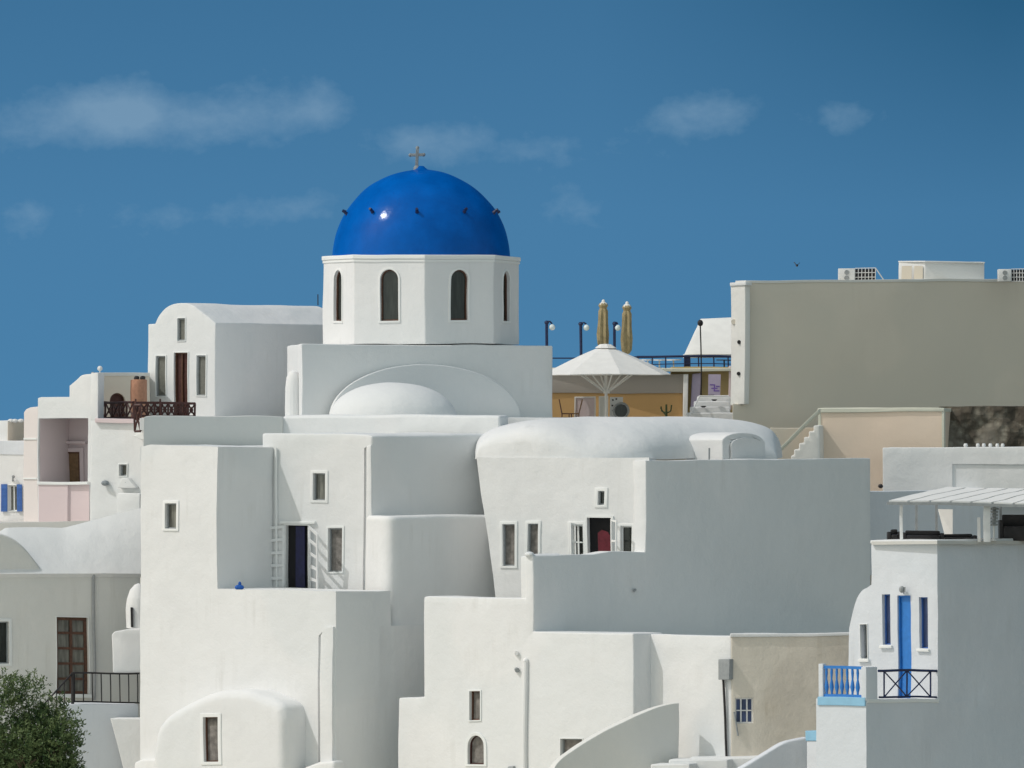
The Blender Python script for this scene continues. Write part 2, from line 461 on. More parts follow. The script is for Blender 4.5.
# ================================================================== MAIN WHITE HOUSE (left of centre)
hs = thing('cave_house', 'tall white stepped house with a dark open terrace door and rounded vault at its foot', 'house', P(335, BOT, 250))
W0 = wl(335, 250)
cuts = []
window(hs, W0, 166, 177, 504, 529, cuts, pane=GLASSG, sill=False)
tower = slabto(W0, [(140, BOT), (141, 446), (150, 444), (217, 447.5), (217, 588.5), (335, 592), (335, BOT)], DR, 217, 273)
low = slabto(W0, [(300, 627), (335, 627.5), (335, BOT), (300, BOT)], DR, 335, 440)
WPa = Wall(335, 250, DR)
para = MB().prism(WPa.poly([(335, 700), (335, 592), (369, 592.5), (380, 624), (380, 700)]), DL*1.1)
but = MB().prism(W0.poly([(322, 768), (322, 636), (326, 628), (334, 627), (334, 768)], 0.10), -W0.n*0.3)
cuts.append(MB().prism(W0.poly([(318, 762), (318, 636), (321.5, 632), (321.5, 762)], 0.15), -W0.n*0.27))
solid('wall', [tower, low, para, but], WHITE, hs, cuts, bevel=0.06)

# rear body with door and windows
W2 = wl(372, 253.4, 0.5)
cuts = []
window(hs, W2, 313, 325, 473, 500, cuts, pane=GLASSG)
window(hs, W2, 328, 342, 527.5, 572, cuts, pane=CURTAIN, trim=2.2)
cuts.append(inset_cut(W2, 285, 309, 524.5, 593, 1.2))
cuts.append(MB().prism(W2.poly([(363.5, 600), (363.5, 448), (366, 446), (366, 600)], 0.15), -W2.n*0.25))
body = slabto(W2, [(262, 640), (262, 433.5), (300, 433), (366, 434), (372, 435.5), (372, 640)], DR, 372, 500)
b2 = solid('rear_wall', [body], WHITE, hs, cuts, bevel=0.07)
solid('corner_pilaster', [MB().prism(W2.poly([(366.5, 520), (366.5, 446), (371.5, 444), (372.5, 520)], 0.05), -W2.n*0.2)], WHITE, hs, bevel=0.04)
# drain strip at the inner corner
part('drainpipe', MB().bar(W2.pt(276, 448, 0.07), W2.pt(277.5, 590, 0.02), 0.045, 8), TRIMW, hs)
# open double door: black sheet painted as the room's shade, blue inner leaf, glazed leaves swung out
dr = part('door', ring(W2, rect_pts(284, 310, 523, 593), rect_pts(286, 308, 525, 593), 0.02, 0.2), TRIMW, hs)
part('room_shade_sheet', MB().prism(W2.poly(rect_pts(285, 309, 524, 593), -0.2), -W2.n*0.05), DARK, dr)
part('inner_curtain', MB().prism(W2.poly([(294, 592), (294, 526), (303, 526), (303, 592)], -0.12), -W2.n*0.04), DARKBLUE, dr)
def glazed_leaf(w, x0, y0, x1, y1, z0y, z1y, n, parent, off0, off1, mat=TRIMW):
    """leaf hinged at x0 (offset off0) whose free edge is at x1 (offset off1)"""
    a = w.pt(x0, y0, off0); b = w.pt(x1, y1, off1); c = w.pt(x1, z1y, off1); d = w.pt(x0, z0y, off0)
    m = MB(); nn = (b-a).cross(d-a).normalized()*0.02
    def quad(p, q, r, s): m.prism([p-nn, q-nn, r-nn, s-nn], nn*2)
    def L(p, q, t): return p+(q-p)*t
    e = 0.13
    quad(a, L(a, b, e), L(d, c, e), d); quad(L(a, b, 1-e), b, c, L(d, c, 1-e))
    for k in range(n+1):
        t0 = k/n*(1-0.045); t1 = t0+0.045
        quad(L(L(a, d, t0), L(b, c, t0), e), L(L(a, d, t0), L(b, c, t0), 1-e), L(L(a, d, t1), L(b, c, t1), 1-e), L(L(a, d, t1), L(b, c, t1), e))
    return m, (a, b, c, d), nn
for args in ((285, 525, 266.5, 527, 593, 593, 5, 0.03, 0.10), (309, 525, 318, 534, 593, 594, 5, 0.05, 0.75)):
    x0, y0, x1, y1, z0, z1, n_, o0, o1 = args
    m_, (a, b, c, d), nn = glazed_leaf(W2, x0, y0, x1, y1, z0, z1, n_, dr, o0, o1)
    lf = part('door_leaf', m_, WMETAL, dr)
solid('door_lintel', [MB().prism(W2.poly(rect_pts(281, 316, 520.5, 523.5), 0.10), -W2.n*0.14)], TRIMW, hs, bevel=0.02)
# rounded buttress in front of the rear body
m = MB()
cpt = P(390, 515, 252.2); pl = P(366, 515, 253.3); L = reach(cpt, DR, 506)
far = cpt+DR*L
def plan_prism(pts, z0, z1): return MB().prism([V((p.x, p.y, z0)) for p in pts], V((0, 0, z1-z0)))
zt = P(390, 516, 252).z; zb = P(390, 640, 252).z
plan = [pl+V((0, 2.5, 0)), pl]
rc = 0.55
u1 = (pl-cpt).normalized(); u2 = DR
for i in range(9):
    t = i/8; q = cpt+u1*rc*(1-t)**2+u2*rc*t*t; plan.append(q)
plan += [far, far+V((-0.5, 3.0, 0))]
solid('buttress', [plan_prism(plan, zb, zt)], WHITE, hs, bevel=0.16, segs=5)
# white footing at the base
part('footing', MB().prism(W0.poly([(300, 790), (302, 768), (318, 762), (334, 761), (334, 790)], 0.5), -W0.n*0.6), WHITE, hs, bevel=0.12, segs=4)
part('footing', MB().prism(W0.poly([(134, 790), (134, 762), (142, 759), (160, 759), (160, 790)], 0.3), -W0.n*0.5), WHITE, hs, bevel=0.08, segs=3)
# vaulted room bulging at the foot
W1 = W0.shift(1.15)
cuts = []
window(hs, W1, 204.5, 219, 717, 762, cuts, pane=CURTAIN, frame=BROWN2, trim=4)
prof = [(151, BOT)]+smoothline([(151.5, 752), (156, 730), (166, 716), (181, 706), (200, 696.5), (218, 691), (238, 690), (252, 692), (265, 697), (276, 702), (282, 708), (284, 718)], 5)+[(284, BOT)]
sv = solid('vaulted_room', [MB().prism(W1.poly(prof), -W1.n*2.2)], WHITE, hs, cuts, bevel=0.42, segs=7, smooth=40)

# ledge wall behind (low curved parapet) + church terrace
pw = thing('terrace_parapet', 'long low rounded white parapet running above the stepped cave house to the dome church', 'parapet', P(277, 440, 262))
WP = wr(144, 257.2, 0.9)
solid('shaded_curve', [MB().prism(WP.poly([(143, 470), (143, 417), (150, 416), (282, 416.5), (282, 470)]), V((0.15, 0.5, 0)))], WHITE_WARM, pw, bevel=0.05)
solid('parapet_wall', [MB().prism([P(277, 470, 261.5), P(277, 431, 261.5), P(279, 420, 261.5), P(284, 415, 261.5), P(500, 415, 258.6), P(500, 470, 258.6)], V((0.3, 1.2, 0)))], WHITE, pw, bevel=0.12, segs=4)
part('roof_deck', MB().prism([P(140, 446, 256.4), P(277, 446, 261.4), P(505, 446, 258.6), P(372, 446, 254.6)], V((0, 0, -0.5))), WHITE, pw)
part('roof_deck', MB().prism([P(284, 418, 261.8), P(590, 418, 259.8), P(600, 418, 275), P(140, 418, 275), P(140, 418, 262)], V((0, 0, -0.4))), WHITE, pw)

# ================================================================== CHURCH
ch = thing('domed_church', 'white church with a glossy blue dome on an octagonal drum, cross on top', 'church', P(302, 420, 265))
ca = P(302, 344, 265); cb_ = P(552, 344, 270.5); cl = P(287, 344, 272); cr = P(540, 344, 278)
zt = P(302, 344, 265).z; zb = P(302, 425, 265).z
def planz(pts, z0, z1): return MB().prism([V((p.x, p.y, z0)) for p in pts], V((0, 0, z1-z0)))
# level parapet top seen flat
solid('nave_wall', [planz([ca, cb_, cr, cl], zb, zt)], WHITE, ch, bevel=0.05)
part('corner_buttress', MB().lathe(P(294, 425, 266.4), [(0.30, 0), (0.29, 1.35), (0.25, 1.7), (0.16, 1.88), (0.02, 1.95)], 16), WHITE, ch)
DCp = P(421, 0, 271.5); DX, DY = DCp.x, DCp.y
mpp = 271.5/F
zd0 = P(0, 345, 271.5).z; zd1 = P(0, 260, 271.5).z
RO = 98*mpp; th = [-87, -42, 3, 48, 93, 138, 183, 228]
def ov(t, r, z): return V((DX+r*math.sin(R(t)), DY-r*math.cos(R(t)), z))
drum = planz([ov(t, RO, 0) for t in th], zd0, zd1)
cuts = []; winw = []
for k in range(7):
    if k > 3: continue
    a = ov(th[k], RO, ZC); b = ov(th[k+1], RO, ZC)
    w = Wall.__new__(Wall); w.o = a; w.u = w.d = (b-a).normalized(); w.n = V((w.d.y, -w.d.x, 0))
    if w.n.dot(V((a.x+b.x-2*DX, a.y+b.y-2*DY, 0))) < 0: w.n = -w.n
    winw.append(w)
dr = solid('drum', [drum], WHITE, ch, [], bevel=0.03)
# cut drum windows in local metres
def ucoords(w, uc, zc0, zc1, half, arch_r, g=0, off=0):
    pts = [(uc-half-g, zc0-g)]+[(uc+(half+g)*-math.cos(R(180-180*i/12))*-1 if False else uc-(half+g)*math.cos(R(180*i/12)), zc1-half+(half+g)*math.sin(R(180*i/12))) for i in range(13)]+[(uc+half+g, zc0-g)]
    return [w.o+w.u*p+V((0, 0, q-ZC))+w.n*off for p, q in pts]
side = 2*RO*math.sin(R(22.5)); z0w = P(0, 321, 269).z; z1w = P(0, 270, 269).z; hw = 0.345
cl_ = [MB().prism(ucoords(w, side/2, z0w, z1w, hw, 0, off=0.2), -w.n*0.55) for w in winw]
bpy.data.objects.remove(dr)
dr = solid('drum', [drum], WHITE, ch, cl_, bevel=0.03)
for w in winw:
    o_ = ucoords(w, side/2, z0w, z1w, hw, 0); i_ = ucoords(w, side/2, z0w, z1w, hw-0.06, 0)
    def rg(outer, inner, off, t):
        n = len(outer); fo = [p+w.n*off for p in outer]; fi = [p+w.n*off for p in inner]
        bo = [p-w.n*t for p in fo]; bi = [p-w.n*t for p in fi]; fs = []
        for i in range(n):
            j = (i+1) % n
            fs += [(i, j, n+j, n+i), (2*n+i, 3*n+i, 3*n+j, 2*n+j), (i, 2*n+i, 2*n+j, j), (n+i, n+j, 3*n+j, 3*n+i)]
        return MB().add(fo+fi+bo+bi, fs)
    wm = rg(o_, ucoords(w, side/2, z0w+0.05, z1w-0.05, hw-0.05, 0), -0.09, 0.05)
    wo = part('window', wm, BROWN2, dr)
    wo2 = part('window_pane', MB().prism(ucoords(w, side/2, z0w, z1w, hw-0.01, 0, off=-0.14), -w.n*0.02), GLASSD, dr)
    so = rg(ucoords(w, side/2, z0w, z1w, hw, 0, 0.075), ucoords(w, side/2, z0w, z1w, hw, 0), 0.03, 0.06)
    part('window_surround', so, TRIMW, dr, bevel=0.01)
co = planz([ov(t, RO+0.07, 0) for t in th], zd1-0.03, P(0, 256.5, 271.5).z)
part('cornice', co, TRIMW, ch, bevel=0.03)
co = planz([ov(t, RO+0.035, 0) for t in th], zd1-0.13, zd1-0.035)
part('cornice', co, TRIMW, ch, bevel=0.01)
zdm = P(0, 257.5, 271.5).z; RD = 89*mpp
prof = [(RD*math.cos(a), RD*0.985*math.sin(a)) for a in [R(90*i/40) for i in range(38)]]
prof += [(0.24, RD*0.985-0.0), (0.16, RD*0.985+0.06), (0.10, RD*0.985+0.12), (0.02, RD*0.985+0.13)]
part('dome', MB().lathe((DX, DY, zdm), prof, 72), DOMEB, ch, smooth=40)
zc = zdm+RD+0.08
cr_ = MB()
def cbox(x0, x1, z0, z1): cr_.abox((DX-0.15+x0, DY-0.06, zc+z0), (DX-0.15+x1, DY+0.06, zc+z1))
cbox(-0.055, 0.055, 0, 0.64); cr_.abox((DX-0.15-0.22, DY-0.055, zc+0.35), (DX-0.15+0.22, DY+0.055, zc+0.46))
cr_.v = [V((v.x+0.15-0.15, v.y, v.z)) for v in cr_.v]
for sx, sz in ((-0.24, 0.405), (0.24, 0.405), (0, 0.66)): cr_.ell((DX-0.15+sx, DY, zc+sz), 0.07, 0.06, 0.07, 8, 6)
cr_.lathe((DX-0.15, DY, zc-0.16), [(0.13, 0), (0.11, 0.12), (0.06, 0.18)], 10)
part('cross', cr_, CROSSM, ch, bevel=0.01)
# iron-blue lugs round the dome
el = math.asin((257.5-214)/89.0)
for k in range(10):
    a = -2+36*k+0.0
    d = V((math.sin(R(a))*math.cos(el), -math.cos(R(a))*math.cos(el), math.sin(el)))
    o0 = V((DX, DY, zdm)); p0 = o0+d*(RD-0.03); p1 = o0+d*(RD+0.10)+V((0, 0, 0.04)); p2 = p1+V((0, 0, 0.03))+V((d.x, d.y, 0))*0.08
    lg = MB().bar(p0, p1, 0.07, 8, 0.05).bar(p1, p2, 0.06, 8, 0.05)
    part('dome_lug', lg, NAVY, ch)
# arched gable end of the side vault and apse half dome
WG = wr(302, 263.0, 0.7)
ag = [(329, 432)]+arc(425, 418, 95, 53.5, 180, 0, 30)+[(520, 432)]
solid('arched_gable', [MB().prism(WG.poly(ag), V((-0.1, 2.4, 0)))], WHITE, ch, bevel=0.05, smooth=30)
rim = ring(WG, arc(425, 418, 96.5, 55, 172, 12, 30)+arc(425, 418, 94.5, 53, 12, 172, 30), arc(425, 418, 94.5, 53, 172, 12, 30)+arc(425, 418, 94.4, 52.9, 12, 172, 30), 0.02, 0.3)
ap = P(393, 418, 264.0)
part('apse', MB().ell(ap, 64*264/F, 1.9, 35.5*264/F, 48, 18, lo=-0.3), WHITE, ch, smooth=50)

# ================================================================== CENTRE VAULTED HOUSE
cv = thing('vaulted_house', 'white barrel roofed house with leaning left edge, open dark doorway and small framed windows', 'house', P(600, 600, 252))
W3 = wl(646, 251.1, 0.42)
cuts = []
window(cv, W3, 502.5, 514.5, 524, 566.5, cuts, pane=CURTAIN, trim=3)
window(cv, W3, 528, 538.5, 524, 560, cuts, pane=CURTAIN, trim=3)
window(cv, W3, 598.5, 605, 491, 505, cuts, pane=GLASSD, trim=3.5)
window(cv, W3, 571.5, 583.5, 525, 560, cuts, pane=GLASSD, frame=TRIMW, rails=1, bars=1, trim=3, fw=1.6)
window(cv, W3, 621, 632, 526, 560, cuts, pane=GLASSD, frame=TRIMW, trim=2.5, fw=1.2)
cuts.append(inset_cut(W3, 588, 612, 518, 566, 1.1))
cuts.append(MB().prism(W3.poly([(638.2, 553), (638.2, 487), (641.2, 485), (641.2, 553)], 0.15), -W3.n*0.26))
bodypts = [(497, 640), (495, 596), (488, 543), (481, 493), (476.3, 457.3), (650, 457.5), (650, 640)]
solid('wall', [MB().prism(W3.poly(bodypts), V((0.3, 3.5, 0)))], WHITE, cv, cuts, bevel=0.0, smooth=32)
d_ = part('door', ring(W3, rect_pts(586, 614, 516, 566), rect_pts(588, 612, 518, 566), 0.05, 0.2), TRIMW, cv)
part('room_shade_sheet', MB().prism(W3.poly(rect_pts(587, 613, 517, 566), -0.2), -W3.n*0.05), DARK, d_)  # black sheet close behind the opening stands in for the unlit room
part('red_curtain', MB().prism(W3.poly([(597, 566), (597, 533), (601, 530), (607, 532), (610, 537), (610, 566)], -0.12), -W3.n*0.05), REDCLOTH, d_)
m_, q, nn = glazed_leaf(W3, 611.5, 519, 617, 521, 562, 562, 2, d_, 0.05, 0.55); part('door_leaf', m_, TRIMW, d_)
m_, q, nn = glazed_leaf(W3, 576, 524, 571, 523, 560, 560, 2, d_, 0.06, 0.32); part('window_shutter', m_, TRIMW, d_)
# barrel roof
Yr0, Yr1 = 252.9, 255.9
z0 = P(600, 457, 253.4).z; Hh = P(600, 416.5, 255.6).z-z0
def gp(px, Y): q = P(px, 430, Y); return (q.x, q.y)
fc = smoothline([(476, 253.56), (515, 253.03), (550, 252.56), (600, 252.5), (646, 253.3), (700, 255.7), (745, 257.3), (776, 258.2)], 8)
def roof_front(a):
    px = 476+300*a
    for (x0, y0), (x1, y1) in zip(fc[:-1], fc[1:]):
        if px <= x1 or (x1, y1) == fc[-1]:
            t = min(1, max(0, (px-x0)/(x1-x0))); q = gp(px, y0+(y1-y0)*t); return V((q[0], q[1], 0))
part('barrel_roof', pillow(gp(476, 253.5), gp(776, 258.2), gp(782, 264.0), gp(475, 259.4), z0-0.02, Hh+0.02, pu=3.1, pv=lambda a: 1.95+2.6*max(0, min(1, 1-(a-0.16)/0.22))**1.5, nu=72, nv=28, drop=0.04, front=roof_front), WHITE, cv, smooth=60)
# vent dormer at the right end
WD = wr(722, 254.75, 1.05)
dp = [(722, 475), (722, 440)]+smoothline([(722, 440), (728, 435.5), (740, 433), (754, 434), (762, 437.5), (766, 442)], 4)[1:]+[(767, 475)]
dd = solid('vent_dormer', [MB().prism(WD.poly(dp), V((-1.0, 0.75, 0))*1.25)], WHITE, cv, [MB().prism(WD.poly([(729, 470), (729, 444)]+arc(745, 445, 16, 7, 180, 0, 10)+[(761, 470)], 0.1), -WD.n*0.25)], bevel=0.09, segs=4)
lv = MB()
for k in range(7):
    y = 441+k*3.2
    lv.prism(WD.poly([(730, y+2.2), (730, y), (760, y), (760, y+1.7)], -0.03), -WD.n*0.07)
part('louvre_slats', lv, WHITE_WARM, cv)
part('louvre', MB().prism(WD.poly([(729, 470), (729, 439), (761, 439), (761, 470)], -0.13), -WD.n*0.02), GREYM, cv)
part('roof_spout', MB().bar(P(709, 448, 254.2), P(709, 460, 254.2), 0.035, 6), GREYM, cv)

# big shaded terrace wall
tw = thing('terrace_wall', 'broad shaded white terrace wall, stepped lower on its left, in front of the barrel roofed house', 'wall', P(533, 640, 247))
WE = wr(533, 247, 1.02)
pts = [(533, 650), (533, 556), (541, 555.5), (592, 554.5), (612, 551.5), (645.5, 551.5), (646.5, 460.5), (870.5, 458), (870.5, 650)]
tws = solid('wall', [MB().prism(WE.poly(pts), V((-1, 0.75, 0))*0.42)], WHITE, tw, bevel=0.035)
part('drain_spout', MB().bar(WE.pt(636, 589, -0.05), WE.pt(635, 590, 0.10), 0.05, 8), GREYM, tw)
part('corner_cap', MB().ell(P(529, 554, 247.1), 0.16, 0.2, 0.1, 12, 8), WHITE, tw)

# lower white house under the terrace
lh = thing('lower_house', 'lower white house front with small arched window, drainpipe and stepped left side', 'house', P(633, BOT, 244.6))
W4 = wl(633, 244.5, 0.75)
cuts = []
window(lh, W4, 469.5, 480, 690.5, 719.5, cuts, pane=CURTAIN, frame=BROWN2, trim=1.6)
window(lh, W4, 467.5, 483.5, 735, 764, cuts, pane=CURTAIN, frame=BROWN, arch=1.35, trim=3.5)
window(lh, W4, 560, 582, 739, 760, cuts, pane=CURTAIN, frame=GREYM, trim=0.8)
pts = [(398, BOT), (398.5, 698), (424, 697), (424, 597.5), (428, 596.5), (524.5, 598.5), (524.8, 556), (526.5, 553.5), (532.5, 555.5), (532.8, 632), (633, 633.5), (633, BOT)]
L4 = 1.5
solid('wall', [MB().prism(W4.poly(pts), DR*L4)], WHITE, lh, cuts, bevel=0.05)
W5 = wl(731, 243.2, 0.75)
solid('side_wall', [MB().prism(W5.poly([(640, 634), (731, 636), (731, BOT), (640, BOT)]), DR*0.6)], WHITE, lh, bevel=0.04)
part('terrace_floor', MB().prism([P(533, 640, 247.1), P(632, 640, 245.1), P(655, 640, 246.0), P(731, 642, 243.9), P(850, 642, 248.2), P(870, 642, 259), P(640, 642, 252)], V((0, 0, -0.3))), STONE_FLOOR, lh)
part('drainpipe', MB().bar(W4.pt(525.5, 661, 0.05), W4.pt(524.5, 775, 0.05), 0.09, 10).ell(W4.pt(525.5, 661, 0.05), 0.1, 0.1, 0.1, 10, 6), WHITE, lh)
part('pipe_stub', MB().bar(W4.pt(516.5, 669, -0.05), W4.pt(517, 670, 0.12), 0.08, 8), GREYM, lh)
part('pipe_stub', MB().bar(W4.pt(516.5, 653, -0.05), W4.pt(516.5, 653, 0.12), 0.07, 8), WHITE, lh)
part('pipe_stub', MB().bar(W4.pt(509, 768, 0), W4.pt(514, 768, 0.1), 0.06, 8), GREYM, lh)

# unpainted tan house end
tn = thing('tan_house', 'unpainted tan rendered house end with a tiny barred window and meter box', 'house', P(731, BOT, 243.2))
WT = wr(731.5, 243.15, 0.14)
cuts = []
window(tn, WT, 735, 753, 698, 723, cuts, pane=GLASSB, frame=WMETAL, bars=2, rails=1, trim=0, depth=0.08, fw=1.4)
solid('wall', [MB().prism(WT.poly([(731.5, 637), (852, 635.5), (852, BOT), (731.5, BOT)]), V((0.02, 0.4, 0)))], RAWTAN, tn, cuts, bevel=0.03)
part('coping', MB().prism(WT.poly([(730, 637.2), (730, 633.5), (853, 632.5), (853, 635.7)], 0.05), V((0.02, 0.5, 0))), WHITE, tn, bevel=0.03)
solid('meter_box', [MB().prism(W5.poly([(718.5, 680), (718.5, 659), (729.5, 659), (729.5, 680)], 0.22), -W5.n*0.22)], GREYM, tn, bevel=0.02)
part('cable_conduit', MB().path([W5.pt(723.5, 680, 0.1), W5.pt(725, 712, 0.08), W5.pt(727, 758, 0.08)], 0.045, 6), IRON, tn)
part('stain_pipe', MB().path([WT.pt(734, 712, 0.05), WT.pt(738, 735, 0.05)], 0.03, 6), GREYM, tn)

# curved stair parapets
def curved_parapet(name, label, pts, Ys, th, BOTY, mat, capmat):
    t = thing(name, label, 'stair parapet', P(pts[-1][0], BOTY, Ys[-1]))
    sp = smoothline(pts, 6); n = len(sp); m = MB(); cap = MB()
    vs = []
    for i, (x, y) in enumerate(sp):
        Y = Ys[0]+(Ys[1]-Ys[0])*i/(n-1)
        a = P(x, y, Y); vs.append(a)
    for A, B in zip(vs[:-1], vs[1:]):
        pass
    back = [v+V((-th*0.35, th, 0)) for v in vs]
    zb = P(0, BOTY, Ys[1]).z
    f = [V((v.x, v.y, zb)) for v in vs]; g = [V((v.x, v.y, zb)) for v in back]
    allv = vs+back+f+g; fs = []
    for i in range(n-1):
        fs += [(i, i+1, n+i+1, n+i), (i, 2*n+i, 2*n+i+1, i+1), (n+i, n+i+1, 3*n+i+1, 3*n+i), (2*n+i, 3*n+i, 3*n+i+1, 2*n+i+1)]
    fs += [(0, n, 3*n, 2*n), (n-1, 3*n-1, 4*n-1, 2*n-1)]
    m.add(allv, fs)
    solid('wall', [m], mat, t, bevel=0.09, segs=4, smooth=30)
    return t
curved_parapet('stair_parapet', 'curving white stair parapet with shaded inner face climbing beside the lower house', [(548, 790), (556, 766), (576, 749), (604, 732), (640, 714), (662, 706), (679, 703.5)], (240.2, 243.3), 0.42, 800, WHITE_WARM, WHITE)
curved_parapet('stair_parapet', 'short curving white stair parapet below the tan house wall', [(728, 775), (748, 764), (768, 752), (786, 742), (809, 736.5)], (239.0, 240.4), 0.4, 800, WHITE_COOL, WHITE)
pv = thing('stair_landing', 'small white landing and steps between the two curving parapets', 'steps', P(700, 790, 242))
m = MB()
for k, (x0, x1, y, Y) in enumerate(((650, 690, 764, 241.2), (668, 728, 759, 242.0), (690, 760, 756.5, 242.6))):
    a = P(x0, y, Y); b = P(x1, y, Y-0.4); m.prism([a, b, V((b.x, b.y, b.z-1.5)), V((a.x, a.y, a.z-1.5))], V((0.3, 1.2, 0)))
part('step', m, WHITE, pv, bevel=0.05)

# ================================================================== FRONT RIGHT BLUE-TRIM HOUSE
rh = thing('blue_trim_house', 'white house with tall blue door and crossed navy railing, large plain shaded side', 'house', P(937, BOT, 234))
WB = wr(866, 231.6, 1.1)          # shared shaded plane
cp = WB.pt(937, 600); WU = Wall(937, cp.y, (-1, 0.75, 0)); WU.o = V((cp.x, cp.y, ZC))
cuts = []
bl_ = [(849, 745), (849, 664), (850, 628)]+smoothline([(850, 628), (854, 612), (858, 598), (863, 590), (868, 587), (872, 584)], 4)[1:]+[(872, 545), (874, 541.5), (937, 541.5), (937, 745)]
window(rh, WU, 882.5, 890.5, 594, 645, cuts, pane=GLASSB, frame=SHUTBLUE, trim=0, depth=0.14, sill=True)
window(rh, WU, 918.5, 927, 597, 648, cuts, pane=GLASSB, frame=SHUTBLUE, trim=0, depth=0.14, sill=True)
window(rh, WU, 861.5, 868, 624, 659, cuts, pane=GREYSHUT, frame=GREYM, trim=0.8, depth=0.2, sill=True)
window(rh, WU, 897.5, 910.5, 595.5, 705, cuts, pane=BLUE, frame=BLUE, trim=0, depth=0.07, name='door', fw=1.5)
up = MB().prism(WU.poly(bl_), DR*6.5)
lowr2 = MB().prism([WB.pt(866, 700.5, 0), WB.pt(1040, 700.5, 0), WB.pt(1040, 830, 0), WB.pt(866, 830, 0)], DL*1.86)
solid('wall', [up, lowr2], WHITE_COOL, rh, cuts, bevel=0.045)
WBl = Wall(866, 231.6, (-1, 0.75, 0))
part('balcony_band', MB().prism(WBl.poly([(818.5, 706), (818.5, 697.5), (865.6, 697.5), (865.6, 706)], 0.05), -WBl.n*0.12), PALEBLUE, rh, bevel=0.015)
m = MB()
m.prism(WBl.poly([(819, 698), (819, 664.5), (823.5, 664.5), (823.5, 698)], 0.02), -WBl.n*0.2)
part('balcony_post', m, WHITE_COOL, rh, bevel=0.02)
m = MB().prism([WBl.pt(861, 701, 0.02), WBl.pt(861, 667, 0.02), WBl.pt(866, 667, 0.02), WBl.pt(866, 701, 0.02)], DR*0.55)
part('balcony_post', m, WHITE_COOL, rh, bevel=0.02)
rl = part('bottom_rail', MB().prism(WBl.poly([(823.5, 697.5), (823.5, 695), (861, 695), (861, 697.5)], -0.03), -WBl.n*0.08), BLUE, rh)
rl = part('balustrade', MB().prism(WBl.poly([(823.5, 669.5), (823.5, 666.5), (861, 666.5), (861, 669.5)], -0.03), -WBl.n*0.08)  , BLUE, rh)
for k in range(7):
    x = 827+k*5.1
    a = WBl.pt(x, 695, -0.07); b = WBl.pt(x, 669.5, -0.07); h = (b.z-a.z)
    part('baluster', MB().lathe(a, [(0.035, 0), (0.035, 0.08*h), (0.07, 0.28*h), (0.05, 0.45*h), (0.028, 0.6*h), (0.045, 0.85*h), (0.035, h)], 10), BLUE, rl)
# crossed navy railing
WX = WB.shift(-0.05)
def rpt(px, py): return WX.pt(px, py)
m = MB()
m.bar(rpt(878.5, 670.5), rpt(936, 670.5), 0.045).bar(rpt(879, 697), rpt(936, 697), 0.035)
for x in (884, 906.5, 929.5): m.bar(rpt(x, 670), rpt(x, 697.5), 0.03)
for x0, x1 in ((884, 906.5), (906.5, 929.5)):
    m.bar(rpt(x0, 671), rpt(x1, 697), 0.022).bar(rpt(x0, 697), rpt(x1, 671), 0.022)
part('crossed_railing', m, NAVY, rh)
part('floor_edge', MB().prism(WB.poly([(867, 702.5), (867, 699), (938, 699), (938, 702.5)], 0.03), -WB.n*0.8), TRIMW, rh, bevel=0.01)
part('lantern', MB().bar(WU.pt(904, 594, 0.02), WU.pt(904, 592, 0.16), 0.02).ell(WU.pt(902, 589.5, 0.17), 0.09, 0.09, 0.11, 10, 8).bar(WU.pt(905, 587, 0.17), WU.pt(905, 592, 0.17), 0.02), GREYM, rh)
part('roof_edge', MB().prism(WU.poly([(871, 543), (871, 539.8), (937.3, 539.8), (937.3, 543)], 0.012), DR*6.5), WHITE, rh, bevel=0.02)
# left low wall of that house with blue band
m = MB().prism(WBl.poly([(819, 830), (819, 706), (866, 706), (866, 830)], -0.004), -WBl.n*0.1)
wb = thing('entrance_wall', 'low white garden wall with a pale blue band against the blue trim house', 'wall', P(812, 790, 236))
WQ = wl(818, 236.0, 0.75)
part('wall', MB().prism(WQ.poly([(806, 830), (806, 741), (818, 741), (818, 830)]), DR*1.2), WHITE_COOL, wb, bevel=0.03)
part('band', MB().prism(WQ.poly([(805.5, 741), (805.5, 731), (818.2, 731), (818.2, 741)], 0.03), DR*1.2), PALEBLUE, wb, bevel=0.015)

# pergola
pg = thing('pergola', 'white plank roofed pergola on posts over dark furniture on the blue trim house', 'pergola', P(901, 541, 235.5))
zr = P(888, 501.5, 235)
dvec = P(948, 488.5, 240.2)-P(890, 501.5, 235.2)
for k in range(7):
    x0 = 889+k*21; Yk = 235.2-0.03*k
    a = P(x0, 501.5+0.35*k, Yk); b = P(x0+18.5, 501.8+0.35*k, Yk)
    part('roof_plank', MB().prism([a, b, b+dvec, a+dvec], V((0, 0, 0.045))), CANVAS, pg)
a = P(887, 503, 235.1); b = P(1045, 505.5, 235.0)
part('roof_beam', MB().box((a+b)/2, (b-a)/2, (0, 0.06, 0), (0, 0, 0.045)), GREYM, pg)
a2 = a+dvec; b2_ = b+dvec
part('roof_beam', MB().box((a2+b2_)/2-V((0, 0, 0.08)), (b-a)/2, (0, 0.06, 0), (0, 0, 0.05)), GREYM, pg)
for x, y0, hw_, Y in ((901.5, 505, 1.5, 235.4), (979.5, 517, 1.6, 235.5), (987.5, 505, 3.4, 235.3), (1038, 505, 3, 235.3)):
    a = P(x, 542, Y); b = P(x, y0, Y); h_ = hw_*Y/F
    part('post', MB().abox((a.x-h_, a.y-h_, a.z), (a.x+h_, a.y+h_, b.z)), WMETAL, pg, bevel=0.01)
for x, Y in ((916, 240.2), (936, 240.2), (1000, 240.4)):
    a = P(x, 542, Y); b = P(x, 495, Y)
    part('post', MB().abox((a.x-0.04, a.y-0.04, a.z), (a.x+0.04, a.y+0.04, b.z)), GREYM, pg)
